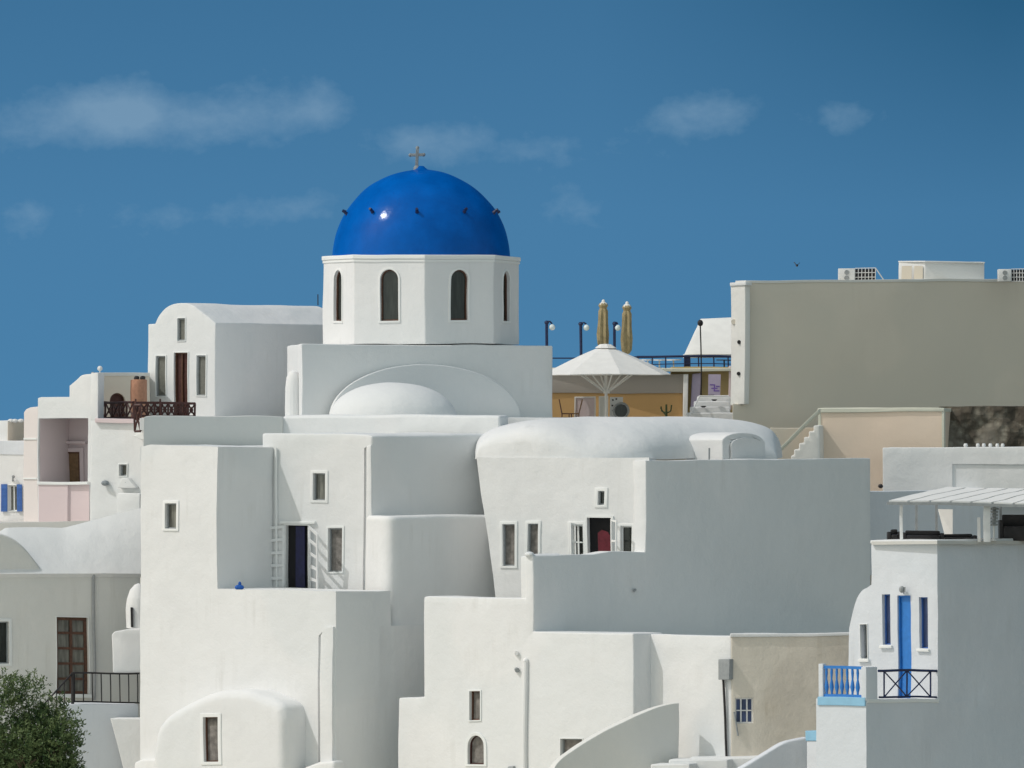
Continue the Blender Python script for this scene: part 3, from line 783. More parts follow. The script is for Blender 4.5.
part('roof_deck', MB().prism([P(872, 541, 235.5), P(937, 541, 233.9), P(1045, 541, 238), P(985, 541, 244)], V((0, 0, -0.1))), STONE_FLOOR, rh)
def sofa(label, x0, x1, ytop, Y):
    t = thing('lounge_sofa', label, 'sofa', P((x0+x1)/2, 541, Y), 'dark sofas under the pergola')
    a = P(x0, 541, Y); b = P(x1, ytop, Y); h = b.z-a.z
    part('seat', MB().abox((a.x, a.y, a.z), (b.x, a.y+0.7, a.z+h*0.55)), IRON, t, bevel=0.04)
    part('backrest', MB().abox((a.x, a.y+0.55, a.z+h*0.5), (b.x, a.y+0.75, b.z)), IRON, t, bevel=0.04)
    part('arm', MB().abox((a.x-0.12, a.y, a.z), (a.x, a.y+0.7, a.z+h*0.8)), IRON, t, bevel=0.03)
    part('arm', MB().abox((b.x, a.y, a.z), (b.x+0.12, a.y+0.7, a.z+h*0.8)), IRON, t, bevel=0.03)
sofa('dark lounge sofa under the left bay of the pergola, between its slim posts', 906, 941, 531, 236.5)
sofa('long low dark sofa in the middle of the pergola', 945, 974, 534, 236.5)
sofa('small dark armchair outside the pergola, left of its first post', 891, 898, 529.5, 236.8)
sofa('tall backed dark sofa at the right edge under the pergola', 1004, 1040, 515, 237)
t = thing('white_banner', 'white upright cloth panel hanging at the back of the pergola', 'panel', P(945, 535, 239.5))
part('cloth', MB().prism([P(937, 509, 239.6), P(952, 509, 239.5), P(952, 534, 239.4), P(944, 534, 239.5)], V((0, 0.03, 0))), CANVAS, t)
t = thing('patio_heater', 'slatted grey patio heater standing beside the thick white pergola post', 'heater', P(994.5, 541, 236))
a = P(994.5, 541, 236)
part('stand', MB().lathe(a, [(0.12, 0), (0.05, 0.08), (0.035, 0.1), (0.035, 0.5)], 10), WMETAL, t)
hm = MB()
for k in range(5): hm.lathe(a+V((0, 0, 0.5+0.1*k)), [(0.12, 0), (0.12, 0.06)], 10)
hm.lathe(a+V((0, 0, 0.5)), [(0.06, 0), (0.06, 0.5)], 8)
part('burner', hm, GREYM, t)
part('hood', MB().lathe(a+V((0, 0, 1.0)), [(0.16, 0), (0.13, 0.05), (0.02, 0.09)], 10), GREYM, t)

# walls behind the pergola
k1 = thing('courtyard_wall', 'plain bluish white shaded wall directly behind the pergola', 'wall', P(900, 545, 262))
WK = wr(868, 260.5, 0.9)
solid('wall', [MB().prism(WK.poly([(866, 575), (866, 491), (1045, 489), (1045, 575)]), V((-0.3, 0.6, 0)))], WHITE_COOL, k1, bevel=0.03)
k2 = thing('flat_roof_block', 'long low white block with a shallow recessed panel, behind the pergola roof', 'building', P(900, 495, 266))
WK2 = wl(1045, 264.0, 0.12)
cuts = [MB().prism(WK2.poly([(952.5, 500), (952.5, 464), (1060, 464.5), (1060, 500)], 0.1), -WK2.n*0.16)]
solid('wall', [MB().prism(WK2.poly([(883, 500), (883, 447.5), (1045, 446.5), (1045, 500)]), V((0.5, 3, 0)))], WHITE, k2, cuts, bevel=0.035)
part('roof_light', MB().ell(P(881, 486, 263.9), 0.09, 0.09, 0.08, 10, 6), IRON, k2)
k3 = thing('sand_house', 'sand coloured rendered house with white edging below the big grey building', 'house', P(860, 500, 269))
WK3 = wl(943, 268.5, 0.05)
solid('wall', [MB().prism(WK3.poly([(820, 520), (820, 410.5), (943, 410.5), (943, 520)]), V((0.5, 2.2, 0)))], BEIGE, k3, bevel=0.02)
part('coping', MB().prism(WK3.poly([(818, 412.5), (818, 408), (944, 407.8), (944, 411.5)], 0.06), V((0.5, 2.3, 0))), CREAM, k3, bevel=0.02)
part('corner_trim', MB().prism(WK3.poly([(818.5, 520), (818.5, 412.5), (821, 412.5), (821, 520)], 0.03), V((0.05, 0.1, 0))), CREAM, k3)
part('corner_trim', MB().prism(WK3.poly([(941.8, 450), (941.8, 411.5), (944, 411.5), (944, 450)], 0.03), V((0.05, 0.1, 0))), CREAM, k3)
# sloping stair wall left of it
k4 = thing('outside_stair', 'cream outside stair with sloping white handrail wall beside the sand coloured house', 'stair', P(800, 470, 267))
part('sloping_coping', MB().prism([P(771, 459, 266.8), P(771, 456, 266.8), P(819, 408.5, 267.4), P(819, 412.5, 267.4)], V((0.1, 0.3, 0))), CREAM, k4, bevel=0.02)
sp_ = [(791, 474), (791, 455)]
for k in range(5): sp_ += [(794+k*5, 455-k*6.0), (794+k*5, 449-k*6.0)]
sp_ += [(820, 425), (820, 474)]
part('steps', MB().prism([P(x, y, 268.0) for x, y in sp_], V((0.2, 0.9, 0))), WHITE_WARM, k4, bevel=0.05)
solid('stair_back_wall', [MB().prism([P(770, 480, 269.5), P(770, 428, 269.5), P(820, 428, 270), P(820, 480, 270)], V((0, 0.3, 0)))], BEIGEGREY, k4, bevel=0.02)
k5 = thing('retaining_wall', 'dark rubble stone retaining wall with pale lichen patches at the right edge', 'wall', P(980, 450, 270))
m = MB(); nx, nz = 40, 16; vs = []; fs = []
for j in range(nz+1):
    for i in range(nx+1):
        q = P(942+i*(110/nx), 452-j*(46/nz), 269.5); q.y += mnoise.noise(q*1.1)*0.25+mnoise.noise(q*3.0)*0.12+(j/nz)*0.5; vs.append(q)
fs = [(j*(nx+1)+i, j*(nx+1)+i+1, (j+1)*(nx+1)+i+1, (j+1)*(nx+1)+i) for j in range(nz) for i in range(nx)]
nb = len(vs); vs2 = [v+V((0, 1.5, 0)) for v in vs]
m.add(vs+vs2, fs+[tuple(nb+i for i in f[::-1]) for f in fs]+[(nz*(nx+1)+i, nz*(nx+1)+i+1, nb+nz*(nx+1)+i+1, nb+nz*(nx+1)+i) for i in range(nx)]+[(j*(nx+1), (j+1)*(nx+1), nb+(j+1)*(nx+1), nb+j*(nx+1)) for j in range(nz)])
part('stone_face', m, RUBBLE, k5, smooth=10)
t0 = None
for i, x in enumerate((965.5, 978, 984, 990.5, 997.5, 1003)):
    t = thing('white_pot', 'small white pot standing on the low white block before the dark stone wall', 'pot', P(x, 447.3, 265.2), 'white pots along the flat roof edge')
    s_ = 0.75 if i else 0.9
    part('pot', MB().lathe(P(x, 447.3, 265.2), [(0.05*s_, 0), (0.085*s_, 0.05), (0.09*s_, 0.10), (0.06*s_, 0.13), (0.07*s_, 0.15)], 12), WMETAL, t)

# ================================================================== BIG GREIGE BUILDING
gb = thing('hotel_building', 'large flat roofed greige building with a blank side wall at the upper right', 'building', P(745, 430, 272))
WN = wr(745, 272, 0.55)
n_a = WN.poly([(733, 470), (733, 403.5), (745, 403.5), (745, 281.5), (1045, 279.5), (1045, 470)])
solid('wall', [MB().prism(n_a, V((0.4, 7.0, 0)))], BEIGEGREY, gb, bevel=0.04)
WN2 = Wall(745, 272, (-1, 1.4, 0))
cuts = []
cw = [MB().prism(WN2.poly([(739.2, 392), (739.2, 300), (741.2, 300), (741.2, 392)], 0.1), -WN2.n*0.14)]
solid('lit_front', [MB().prism(WN2.poly([(730.5, 405), (730.5, 284), (744.7, 283), (744.7, 404)], 0.25), -WN2.n*0.24)], WHITE_WARM, gb, cw, bevel=0.03)
part('parapet_cap', MB().prism(WN2.poly([(729.8, 286), (729.8, 282.6), (745.6, 281.6), (745.6, 285)], 0.30), -WN2.n*0.3), WHITE, gb, bevel=0.02)
for y in (342, 373): part('vent', MB().bar(WN2.pt(738.7, y, 0.2), WN2.pt(738.7, y, 0.31), 0.07, 10), IRON, gb)
part('vent', MB().bar(WN2.pt(733.5, 322, 0.2), WN2.pt(733.5, 322, 0.29), 0.10, 10), BEIGEGREY, gb)
part('roof_coping', MB().prism(WN.poly([(745, 282.8), (745, 280.2), (1045, 278.2), (1045, 281)], 0.03), V((-0.35, 0.5, 0))), WHITE_WARM, gb, bevel=0.01)
part('roof_hump', MB().prism([P(783, 283, 276), P(783, 281, 276), P(795, 280, 276), P(815, 280, 276), P(820, 283, 276)], V((0, 1, 0))), WHITE, gb)
def ac(x0, x1, y0, y1, Y, label, lattice):
    t = thing('air_conditioner', label, 'air conditioner', P((x0+x1)/2, y1, Y), 'air conditioning units on the greige roof')
    a = P(x0, y1, Y); b = P(x1, y0, Y); w_ = b.x-a.x
    k = 0.42 if lattice else 0.5
    part('casing', MB().abox((a.x, a.y, a.z), (a.x+w_*k, a.y+0.5, b.z)), WMETAL, t, bevel=0.02)
    g_ = MB()
    if lattice:
        gx0, gx1 = a.x+w_*0.42, a.x+w_*0.95
        part('coil', MB().abox((gx0, a.y+0.1, a.z), (gx1, a.y+0.45, b.z-0.03)), IRON, t)
        n_ = 6
        for i in range(n_+1):
            x = gx0+(gx1-gx0)*i/n_; g_.bar((x, a.y+0.06, a.z), (x, a.y+0.06, b.z), 0.014, 4)
        for i in range(4):
            z = a.z+(b.z-a.z)*i/3; g_.bar((gx0, a.y+0.06, z), (gx1, a.y+0.06, z), 0.014, 4)
        g_.bar((gx1, a.y+0.06, b.z), (gx1+0.35, a.y+0.06, a.z), 0.02, 5)
        part('grille', g_, WMETAL, t)
    for q in (0.28, 0.7):
        c = V((a.x+w_*k*0.5, a.y-0.004, a.z+(b.z-a.z)*q)); part('fan', MB().bar(c, c+V((0, -0.012, 0)), 0.09, 12), GREYM, t)
ac(838.5, 877, 268, 281.5, 276, 'white roof air conditioner with a dark lattice coil, left one on the greige building', True)
ac(998.5, 1030, 268.5, 281, 276, 'small white air conditioner at the right end of the greige roof', True)
t = thing('water_tank', 'long white roof box with two grey door panels on the greige building', 'roof box', P(940, 282, 277))
wt = Wall(925, 276.8, (1, 0.12, 0)); wt2 = Wall(925, 276.8, (-1, 0.3, 0))
solid('casing', [MB().prism([P(899, 282, 277.6), P(925, 282, 276.8), P(985, 282, 277.1), P(960, 282, 279.5)], V((0, 0, P(0, 262, 277).z-P(0, 282, 277).z)))], WHITE, t, bevel=0.02)
for x0, x1 in ((902, 912), (914.5, 923)):
    part('panel', MB().prism(wt2.poly([(x0, 281), (x0, 266.5), (x1, 266.5), (x1, 281)], 0.02), -wt2.n*0.02), TAUPE if False else BEIGEGREY, t)
part('lid', MB().prism([P(898.5, 262.6, 277.6), P(925, 262.6, 276.7), P(985.5, 262.6, 277.0), P(960, 262.6, 279.5)], V((0, 0, 0.05))), WHITE, t, bevel=0.01)
b_ = thing('flying_bird', 'tiny dark bird in the sky above the greige building', 'bird', P(796.5, 265, 290))
bm_ = MB().ell(P(796.5, 265, 290), 0.05, 0.14, 0.05, 8, 6)
part('body', bm_, IRON, b_)
q = P(796.5, 265, 290)
part('wing', MB().prism([q, q+V((0.02, 0.1, 0)), q+V((0.12, 0.12, 0.1)), q+V((0.1, 0, 0.1))], V((0, 0, 0.012))), IRON, b_)
part('wing', MB().prism([q, q+V((-0.02, 0.1, 0)), q+V((-0.12, 0.12, 0.12)), q+V((-0.1, 0, 0.12))], V((0, 0, 0.012))), IRON, b_)

# ================================================================== RESTAURANT TERRACE
rt = thing('terrace_building', 'low ochre and taupe restaurant building behind the big white parasol', 'building', P(620, 425, 285.5))
WR_ = wl(700, 285.5, 0.02)
solid('ochre_wall', [MB().prism(WR_.poly([(545, 430), (545, 392.6), (683, 392.6), (683, 430)]), V((0, 1.0, 0)))], OCHRE, rt, bevel=0.01)
solid('taupe_wall', [MB().prism(WR_.poly([(545, 393.2), (545, 374), (683.5, 374), (683.5, 393.2)], 0.06), V((0, 1.4, 0)))], TAUPE, rt, bevel=0.01)
solid('mustard_wall', [MB().prism(WR_.poly([(672, 430), (672, 367), (735, 367), (735, 430)], -0.25), V((0, 2.4, 0)))], YELLOWT, rt, bevel=0.01)
part('pale_column', MB().prism(WR_.poly([(690.5, 412), (692, 374), (701, 373), (698.5, 412)], 0.12), V((0, 0.2, 0))), LILAC, rt, bevel=0.03)
part('pale_column', MB().prism(WR_.poly([(683.3, 418), (683.3, 374), (688, 374), (688, 418)], 0.3), V((0, 0.3, 0))), CANVAS, rt, bevel=0.02)
part('pale_column', MB().prism(WR_.poly([(728.2, 410), (728.2, 366), (731.5, 366), (731.5, 410)], 0.3), V((0, 0.3, 0))), PINK, rt, bevel=0.02)
part('upper_deck', MB().prism([P(630, 368.5, 285.1), P(735, 368, 285.1), P(735, 368, 292.5), P(540, 368, 292.5), P(540, 368.5, 285.5)], V((0, 0, -0.12))), CREAM, rt, bevel=0.02)
gl = thing('upper_railing', 'dark blue railing along the upper deck behind the parasol', 'railing', P(680, 368, 286))
m = MB().bar(P(636, 356.5, 286.5), P(733, 356.5, 286.5), 0.05).bar(P(636, 364, 286.5), P(733, 364, 286.5), 0.02)
for x in (638, 652, 666, 685, 699, 714, 728): m.bar(P(x, 356.5, 286.5), P(x, 368.5, 286.5), 0.03)
m.bar(P(540, 359, 288.5), P(640, 357, 288.5), 0.03)
part('rail_frame', m, NAVY, gl)
part('post_cover', MB().abox(P(684.5, 368.3, 286.6), P(691, 356.5, 286.7)), NAVY, gl)
for i, (x, lab) in enumerate(((648, 'left white deck table seen over the parasol edge'), (660, 'middle white deck table behind the blue railing'), (674, 'right white deck table behind the blue railing'), (724, 'dark topped table under the white tent'))):
    t = thing('deck_table', lab, 'table', P(x, 368, 288), 'tables on the upper deck')
    a = P(x, 368.3, 288); mat = IRON if i == 3 else WMETAL
    part('tabletop', MB().lathe(a+V((0, 0, 0.30)), [(0.30, 0), (0.30, 0.04)], 14), mat, t)
    part('leg', MB().lathe(a, [(0.12, 0), (0.03, 0.04), (0.03, 0.30)], 8), mat, t)
# tent
tn2 = thing('white_tent', 'white pyramid canopy left of the greige building', 'tent', P(712, 368, 290.5))
A = [P(684.5, 354.5, 289), P(748, 354.5, 289), P(748, 354.5, 293), P(684.5, 354.5, 293)]
T_ = [P(701, 318.5, 290.5), P(748, 317.8, 290.5), P(748, 317.8, 291.5), P(701, 318.5, 291.5)]
part('canopy', MB().add(A+T_, [(0, 1, 5, 4), (1, 2, 6, 5), (2, 3, 7, 6), (3, 0, 4, 7), (4, 5, 6, 7), (3, 2, 1, 0)]), CANVAS, tn2, bevel=0.03)
part('valance', MB().abox(P(685.2, 357, 289.1), P(747.5, 354.3, 292.9)), WHITE_COOL, tn2)
for x in (687, 746): part('post', MB().bar(P(x, 369, 289.3), P(x, 355, 289.3), 0.03), WMETAL, tn2)
# big open parasol
ps = thing('open_parasol', 'large open white parasol with many visible ribs over the restaurant terrace', 'parasol', P(598, 425, 278.5))
YP = 281.0; pc = P(606, 372.5, YP); RX = 66*YP/F
zap = P(0, 346.5, YP).z; ze = P(0, 374.5, YP).z
vs = []; fs = []; n8 = 8; rings = 8
for j in range(rings+1):
    t = j/rings
    for i in range(n8*4):
        a = 2*math.pi*i/(n8*4)+0.2
        seg = (i % 4)/4; k = math.cos(math.pi/n8)/math.cos((seg-0.5)*2*math.pi/n8)
        sag = 1-0.02*math.sin(math.pi*seg)*t
        r = 0.12+(RX-0.12)*t
        z = zap+(ze-zap)*(t**1.12)
        vs.append(V((pc.x+r*k*math.cos(a), pc.y+r*k*math.sin(a), z)))
N = n8*4
for j in range(rings):
    for i in range(N): fs.append((j*N+i, j*N+(i+1) % N, (j+1)*N+(i+1) % N, (j+1)*N+i))
nb = len(vs)
vs += [v-V((0, 0, 0.025)) for v in vs]
fs += [tuple(nb+i for i in f[::-1]) for f in fs]
fs += [(rings*N+i, rings*N+(i+1) % N, nb+rings*N+(i+1) % N, nb+rings*N+i) for i in range(N)]
part('canopy', MB().add(vs, fs), CANVAS, ps, smooth=8)
part('vent_cap', MB().lathe((pc.x, pc.y, zap-0.06), [(0.42, 0), (0.22, 0.14), (0.03, 0.16)], 8, a0=0.2), CANVAS, ps)
zh = P(0, 391, YP).z
part('pole', MB().bar(P(605, 428, YP), V((pc.x, pc.y, zap-0.05)), 0.055, 10), CANVAS, ps)
part('hub', MB().lathe((pc.x, pc.y, zh-0.08), [(0.12, 0), (0.12, 0.16)], 10), CANVAS, ps)
for i in range(8):
    a = 2*math.pi*i/8+0.2; d = V((math.cos(a), math.sin(a), 0))
    e_ = V((pc.x, pc.y, ze+0.02))+d*(RX-0.08); t_ = V((pc.x, pc.y, zap-0.06))+d*0.12
    rb = part('rib', MB().bar(t_, e_, 0.025, 5), CANVAS, ps)
    m6 = t_+(e_-t_)*0.62
    part('strut', MB().bar(V((pc.x, pc.y, zh))+d*0.1, m6-V((0, 0, 0.03)), 0.03, 5), CANVAS, rb)
# closed parasols
def closed(x, ytop, ybot, Y, label):
    t = thing('closed_parasol', label, 'parasol', P(x, 425, Y), 'closed tan parasols')
    a = P(x, ybot, Y); top = P(x, ytop, Y); H = top.z-a.z
    vs = []; fs = []; S = 24; prof = [(0.10, 0), (0.17, 0.08), (0.19, 0.3), (0.17, 0.55), (0.15, 0.8), (0.12, 0.86), (0.17, 0.92), (0.13, 0.97), (0.03, 1.0)]
    for r, z in prof:
        for i in range(S):
            rr = r*(1+0.22*math.cos(i*math.pi*2/S*6)*(1 if z < 0.85 else 0.3)+0.06*math.sin(z*9+i))
            an = 2*math.pi*i/S; vs.append(a+V((rr*math.cos(an), rr*math.sin(an), z*H)))
    for j in range(len(prof)-1):
        for i in range(S): fs.append((j*S+i, j*S+(i+1) % S, (j+1)*S+(i+1) % S, (j+1)*S+i))
    fs.append(tuple(range(S))[::-1]); fs.append(tuple((len(prof)-1)*S+i for i in range(S)))
    part('folded_canopy', MB().add(vs, fs), TANCANVAS, t)
    part('pole', MB().bar(P(x, 369, Y), a, 0.04, 8), WMETAL, t)
    part('finial', MB().ell(top, 0.07, 0.07, 0.09, 10, 6).lathe(top-V((0, 0, 0.12)), [(0.15, 0), (0.14, 0.06), (0.05, 0.12)], 12), CANVAS, t)
closed(603, 301.5, 348, 289, 'folded tan parasol with white tip, the left of two behind the open parasol')
closed(627, 303.5, 354, 289, 'folded tan parasol, the right of two behind the open parasol')
# lamp posts
def lamp(x, ytop, ybot, gx, gy, label, Y=281.5):
    t = thing('lamp_post', label, 'lamp post', P(x, 369, Y), 'globe lamps on the restaurant terrace')
    part('post', MB().bar(P(x, 369, Y), P(x, ytop, Y), 0.055, 8), NAVY, t)
    top = P(x, ytop+1.5, Y)
    part('arm', MB().path([top, P((x+gx)/2, ytop+0.3, Y), P(gx, gy-3.5, Y)], 0.035, 6).ell(P(x, ytop+1.8, Y), 0.09, 0.09, 0.08, 8, 6), NAVY, t)
    part('globe', MB().ell(P(gx, gy, Y), 0.115, 0.115, 0.115, 14, 10), GLOBE, t)
lamp(547, 321, 345, 552.5, 327.5, 'blue lamp post with white globe just right of the church block')
lamp(581, 322, 350, 586.5, 327.5, 'blue lamp post with white globe, middle one above the open parasol', 288.7)
lamp(614.5, 321.5, 350, 617.8, 327.5, 'blue lamp post with white globe between the two folded parasols', 288.7)
t = thing('lamp_post', 'thin black lamp post with a dark round head in front of the white tent', 'lamp post', P(701, 400, 283.5))
part('post', MB().bar(P(701, 414, 283.5), P(701, 324, 283.5), 0.03, 6), IRON, t)
part('lamp_head', MB().ell(P(701, 322.5, 283.5), 0.11, 0.11, 0.13, 12, 8), IRON, t)
# screens, chairs, mirror, cactus, sign, glass balustrade
YS = 283.0
def panel(label, x0, x1, y0, y1, Y, mat, cat='screen'):
    t = thing('screen_panel', label, cat, P((x0+x1)/2, y1, Y), 'pale screens on the restaurant terrace')
    part('sheet', MB().abox(P(x0+1, y1, Y), P(x1-1, y0+1, Y+0.04)), mat, t)
    part('frame', ring(Wall(x0, Y, (1, 0, 0)), rect_pts(x0, x1, y0, y1), rect_pts(x0+1.2, x1-1.2, y0+1.2, y1-1), 0.03, 0.08), CANVAS, t)
    return t
panel('wide pale screen panel under the left side of the open parasol', 574, 595.5, 396.5, 424, YS, PINK)
panel('narrow pale screen panel right of the parasol pole', 598.5, 608, 396.5, 424, YS, WHITE_WARM)
t = thing('notice_stand', 'white display board with dark marks beside the round mirror', 'notice board', P(612, 424, YS))
part('board', MB().abox(P(609.5, 424, YS), P(622.5, 397.5, YS+0.05)), WMETAL, t)
mk = MB()
for x, y in ((612.5, 400.5), (612, 406), (613, 411), (616, 399.5)): mk.abox(P(x-0.8, y+0.7, YS-0.012), P(x+0.8, y-0.7, YS-0.002))
part('dark_mark', mk, IRON, t)
t = thing('round_mirror', 'round dark framed mirror leaning against the ochre terrace wall', 'mirror', P(620, 424, 282.7))
c = P(621, 411, 282.7); rr = 7.6*280/F
ringm = MB()
for i in range(20):
    a0, a1 = 2*math.pi*i/20, 2*math.pi*(i+1)/20
    ringm.bar(c+V((rr*math.cos(a0), 0, rr*math.sin(a0))), c+V((rr*math.cos(a1), 0, rr*math.sin(a1))), 0.05, 6)
part('frame', ringm, GREYM, t)
part('glass', MB().bar(c+V((0, 0.02, 0)), c+V((0, 0.04, 0)), rr, 20), GLASSD, t)
part('stand', MB().bar(c-V((0, 0, rr)), c-V((0, 0, rr+0.3)), 0.05, 6), GREYM, t)
def chair(x, Y, label, mat=TAN_WOOD, f=1):
    t = thing('wooden_chair', label, 'chair', P(x, 425, Y), 'wooden chairs at the left of the terrace')
    b = P(x, 425, Y)
    part('seat', MB().abox(b+V((-0.2, -0.2, 0.42)), b+V((0.2, 0.2, 0.46))), mat, t)
    for sx in (-0.18, 0.18):
        for sy in (-0.18, 0.18): part('leg', MB().bar(b+V((sx, sy, 0)), b+V((sx, sy, 0.42)), 0.022, 5), mat, t)
    bk = MB()
    for sy in (-0.18, 0.18): bk.bar(b+V((-0.18*f, sy, 0.44)), b+V((-0.30*f, sy, 0.98)), 0.022, 5)
    for z in (0.65, 0.8, 0.95): bk.bar(b+V((-0.18*f-0.12*f*(z-0.44)/0.54, -0.18, z)), b+V((-0.18*f-0.12*f*(z-0.44)/0.54, 0.18, z)), 0.025, 5)
    part('backrest', bk, mat, t)
chair(567, 282.1, 'dark wooden chair nearest the church block on the terrace', BROWN2)
chair(574, 282.7, 'lighter tan wooden chair between the dark chair and the pale screen', TAN_WOOD, -1)
def cactus():
    t = thing('cactus', 'small branching cactus before the ochre wall', 'cactus', P(666, 424, 284))
    m = MB(); c = P(666, 424, 284)
    m.bar(c, c+V((0, 0, 0.75)), 0.06, 8, 0.035)
    for s in (-1, 1):
        m.bar(c+V((0, 0, 0.42)), c+V((0.17*s, 0, 0.5)), 0.03, 6).bar(c+V((0.17*s, 0, 0.5)), c+V((0.2*s, 0, 0.70+0.03*s)), 0.03, 6)
    m.bar(c+V((0, 0, 0.3)), c+V((-0.22, 0, 0.62)), 0.02, 5)
    part('stem', m, CACT, t)
cactus()
t = thing('menu_sign', 'lilac sign board with purple markings before the mustard wall', 'sign', P(714, 400, 284.3))
part('board', MB().abox(P(708, 396, 284.3), P(720, 374, 284.35)), LILAC, t)
mk = MB()
for x0, x1, y in ((709.5, 714, 384.5), (715.5, 719, 386), (711, 717, 388), (713.5, 719, 390.5)): mk.abox(P(x0, y+0.6, 284.29), P(x1, y-0.6, 284.298))
mk.abox(P(713.3, 391, 284.29), P(714.6, 384, 284.298))
part('lettering', mk, PURPLE, t)
part('post', MB().bar(P(714, 414, 284.33), P(714, 396, 284.33), 0.03), GREYM, t)
t = thing('stair_balustrade', 'stacked pale white terrace steps and rails under the mustard wall', 'steps', P(708, 420, 282))
for k, (x0, x1, y) in enumerate(((697, 731, 396.5), (694, 731, 401.5), (690, 731, 407), (686.5, 740, 413))):
    part('step', MB().abox(P(x0, y+9, 282.3-0.35*k+0.35), P(x1, y, 282.9-0.35*k)), WHITE, t, bevel=0.04)
part('handrail', MB().path([P(689, 418, 280.7), P(700, 396, 281.5), P(730, 396, 281.5)], 0.03, 6), WMETAL, t)
for x, y in ((712, 395.3), (715, 400), (704, 406.5)):
    tt = thing('small_bowl', 'small dark bowl set on the pale terrace steps', 'bowl', P(x, y+1, 288.7), 'dark bowls on the terrace steps')
    part('bowl', MB().lathe(P(x, y+1.2, 281.8), [(0.06, 0), (0.11, 0.05), (0.12, 0.06)], 10), IRON, tt)

# ================================================================== BACK LEFT HOUSE
bh = thing('vaulted_chapel_house', 'white vaulted house with tall brown door between two grey shutters, left of the dome', 'house', P(215, 430, 273))
WH = wl(215, 273, 0.75)
cuts = []
window(bh, WH, 177.5, 185, 319, 341, cuts, pane=GREYSHUT, frame=GREYM, trim=0.9, depth=0.03)
window(bh, WH, 156.5, 166, 356, 396, cuts, pane=GREYSHUT, frame=GREYM, trim=1.2, depth=0.03)
window(bh, WH, 197, 206, 355.5, 395, cuts, pane=GREYSHUT, frame=GREYM, trim=1.2, depth=0.03)
dw = window(bh, WH, 174.5, 188, 352.5, 428, cuts, pane=BROWN, frame=BROWN2, trim=1.2, depth=0.06, name='door', bars=1)
fp = [(148, 440), (148, 325), (155, 324.5)]+smoothline([(155, 324.5), (159, 316), (166, 308.5), (175, 304.4), (186, 303.8), (193, 306.3)], 6)[1:]+[(214.6, 323.3), (215, 324), (215, 440)]
solid('wall', [slabto(WH, fp, DR, 215, 345)], WHITE, bh, cuts, bevel=0.05, smooth=30)
part('antenna', MB().bar(P(318, 306, 275), P(318, 295, 275), 0.02, 5), IRON, bh)
tr = thing('balcony_terrace', 'white terrace base carrying the dark brown railing', 'terrace', P(150, 440, 268))
part('slab', MB().prism([P(92, 422, 272), P(142, 433, 264.5), P(215, 433, 268), P(215, 433, 274), P(92, 433, 274)], V((0, 0, -0.35))), WHITE, tr, bevel=0.03)
ra = thing('brown_railing', 'ornate dark brown wooden balcony railing with turned posts by the back left house', 'railing', P(145, 433, 266.5))
def railseg(p0, p1, y0, y1, n, Y0, Y1, nm_='panel'):
    m = MB(); a0 = P(p0, y0, Y0); a1 = P(p1, y0, Y1); b0 = P(p0, y1, Y0); b1 = P(p1, y1, Y1)
    m.bar(a0, a1, 0.05, 6).bar(b0, b1, 0.045, 6)
    for i in range(n+1):
        t = i/n; top = a0.lerp(a1, t); bot = b0.lerp(b1, t)
        m.bar(bot, top, 0.04, 5)
        if i < n:
            t2 = (i+1)/n; top2 = a0.lerp(a1, t2); bot2 = b0.lerp(b1, t2)
            mid = (top+bot+top2+bot2)/4
            m.bar(bot, top2, 0.032, 4).bar(top, bot2, 0.032, 4)
            dd_ = (top2-top).normalized()*0.1
            m.prism([mid-dd_, mid+V((0, 0, 0.13)), mid+dd_, mid-V((0, 0, 0.13))], V((0, 0.03, 0)))
    part(nm_, m, BROWN, ra)
railseg(98, 134, 402.5, 418, 5, 268.5, 264.8, 'railing_panel')
railseg(134, 195, 403, 416, 9, 264.8, 266.5, 'railing_panel')
railseg(135, 141, 405, 431, 1, 262.7, 262.6, 'railing_panel')
for x in (136, 160): part('newel_post', MB().bar(P(x, 418, 264.7+0.03*(x-136)), P(x, 399, 264.7+0.03*(x-136)), 0.06, 8, 0.03), BROWN, ra)
part('newel_post', MB().bar(P(99, 419, 268.4), P(99, 401.5, 268.4), 0.06, 8), BROWN, ra)
# grey rear block with arch and terracotta pot
rb_ = thing('rear_block', 'plain grey white block with a dark arched opening behind the brown railing', 'building', P(115, 430, 274))
WRB = wr(97, 272.5, 0.6)
cuts = []
window(rb_, WRB, 110, 126, 393, 425, cuts, pane=BROWN, frame=BROWN2, arch=True, trim=0, depth=0.1)
solid('wall', [MB().prism(WRB.poly([(97, 440), (97, 374), (150, 374), (150, 440)]), V((-0.3, 2, 0)))], BEIGEGREY, rb_, cuts, bevel=0.03)
part('cap', MB().prism(WRB.poly([(96.5, 376), (96.5, 372.6), (150, 372.6), (150, 376)], 0.03), V((-0.3, 2, 0))), WHITE_WARM, rb_, bevel=0.01)
for x, mat_ in ((95, IRON), (100, WMETAL)):
    pass
part('roof_lamp', MB().bar(P(100, 374, 273.5), P(100, 367, 273.5), 0.025, 5).ell(P(100, 368.5, 273.5), 0.1, 0.1, 0.1, 8, 6), WMETAL, rb_)
part('roof_lamp', MB().ell(P(93.3, 374.2, 269), 0.09, 0.09, 0.09, 8, 6), GREYM, rb_)
tp = thing('terracotta_chimney', 'round terracotta chimney stack with dark pots on top', 'chimney', P(139, 420, 271))
a = P(139.5, 425, 271); H = P(0, 379, 271).z-a.z
part('stack', MB().lathe(a, [(0.27, 0), (0.27, H-0.05), (0.25, H)], 20), TERRA, tp)
for x in (137, 143): part('pot', MB().lathe(P(x, 380, 270.9), [(0.06, 0), (0.10, 0.06), (0.09, 0.13), (0.04, 0.16)], 10), IRON, tp)
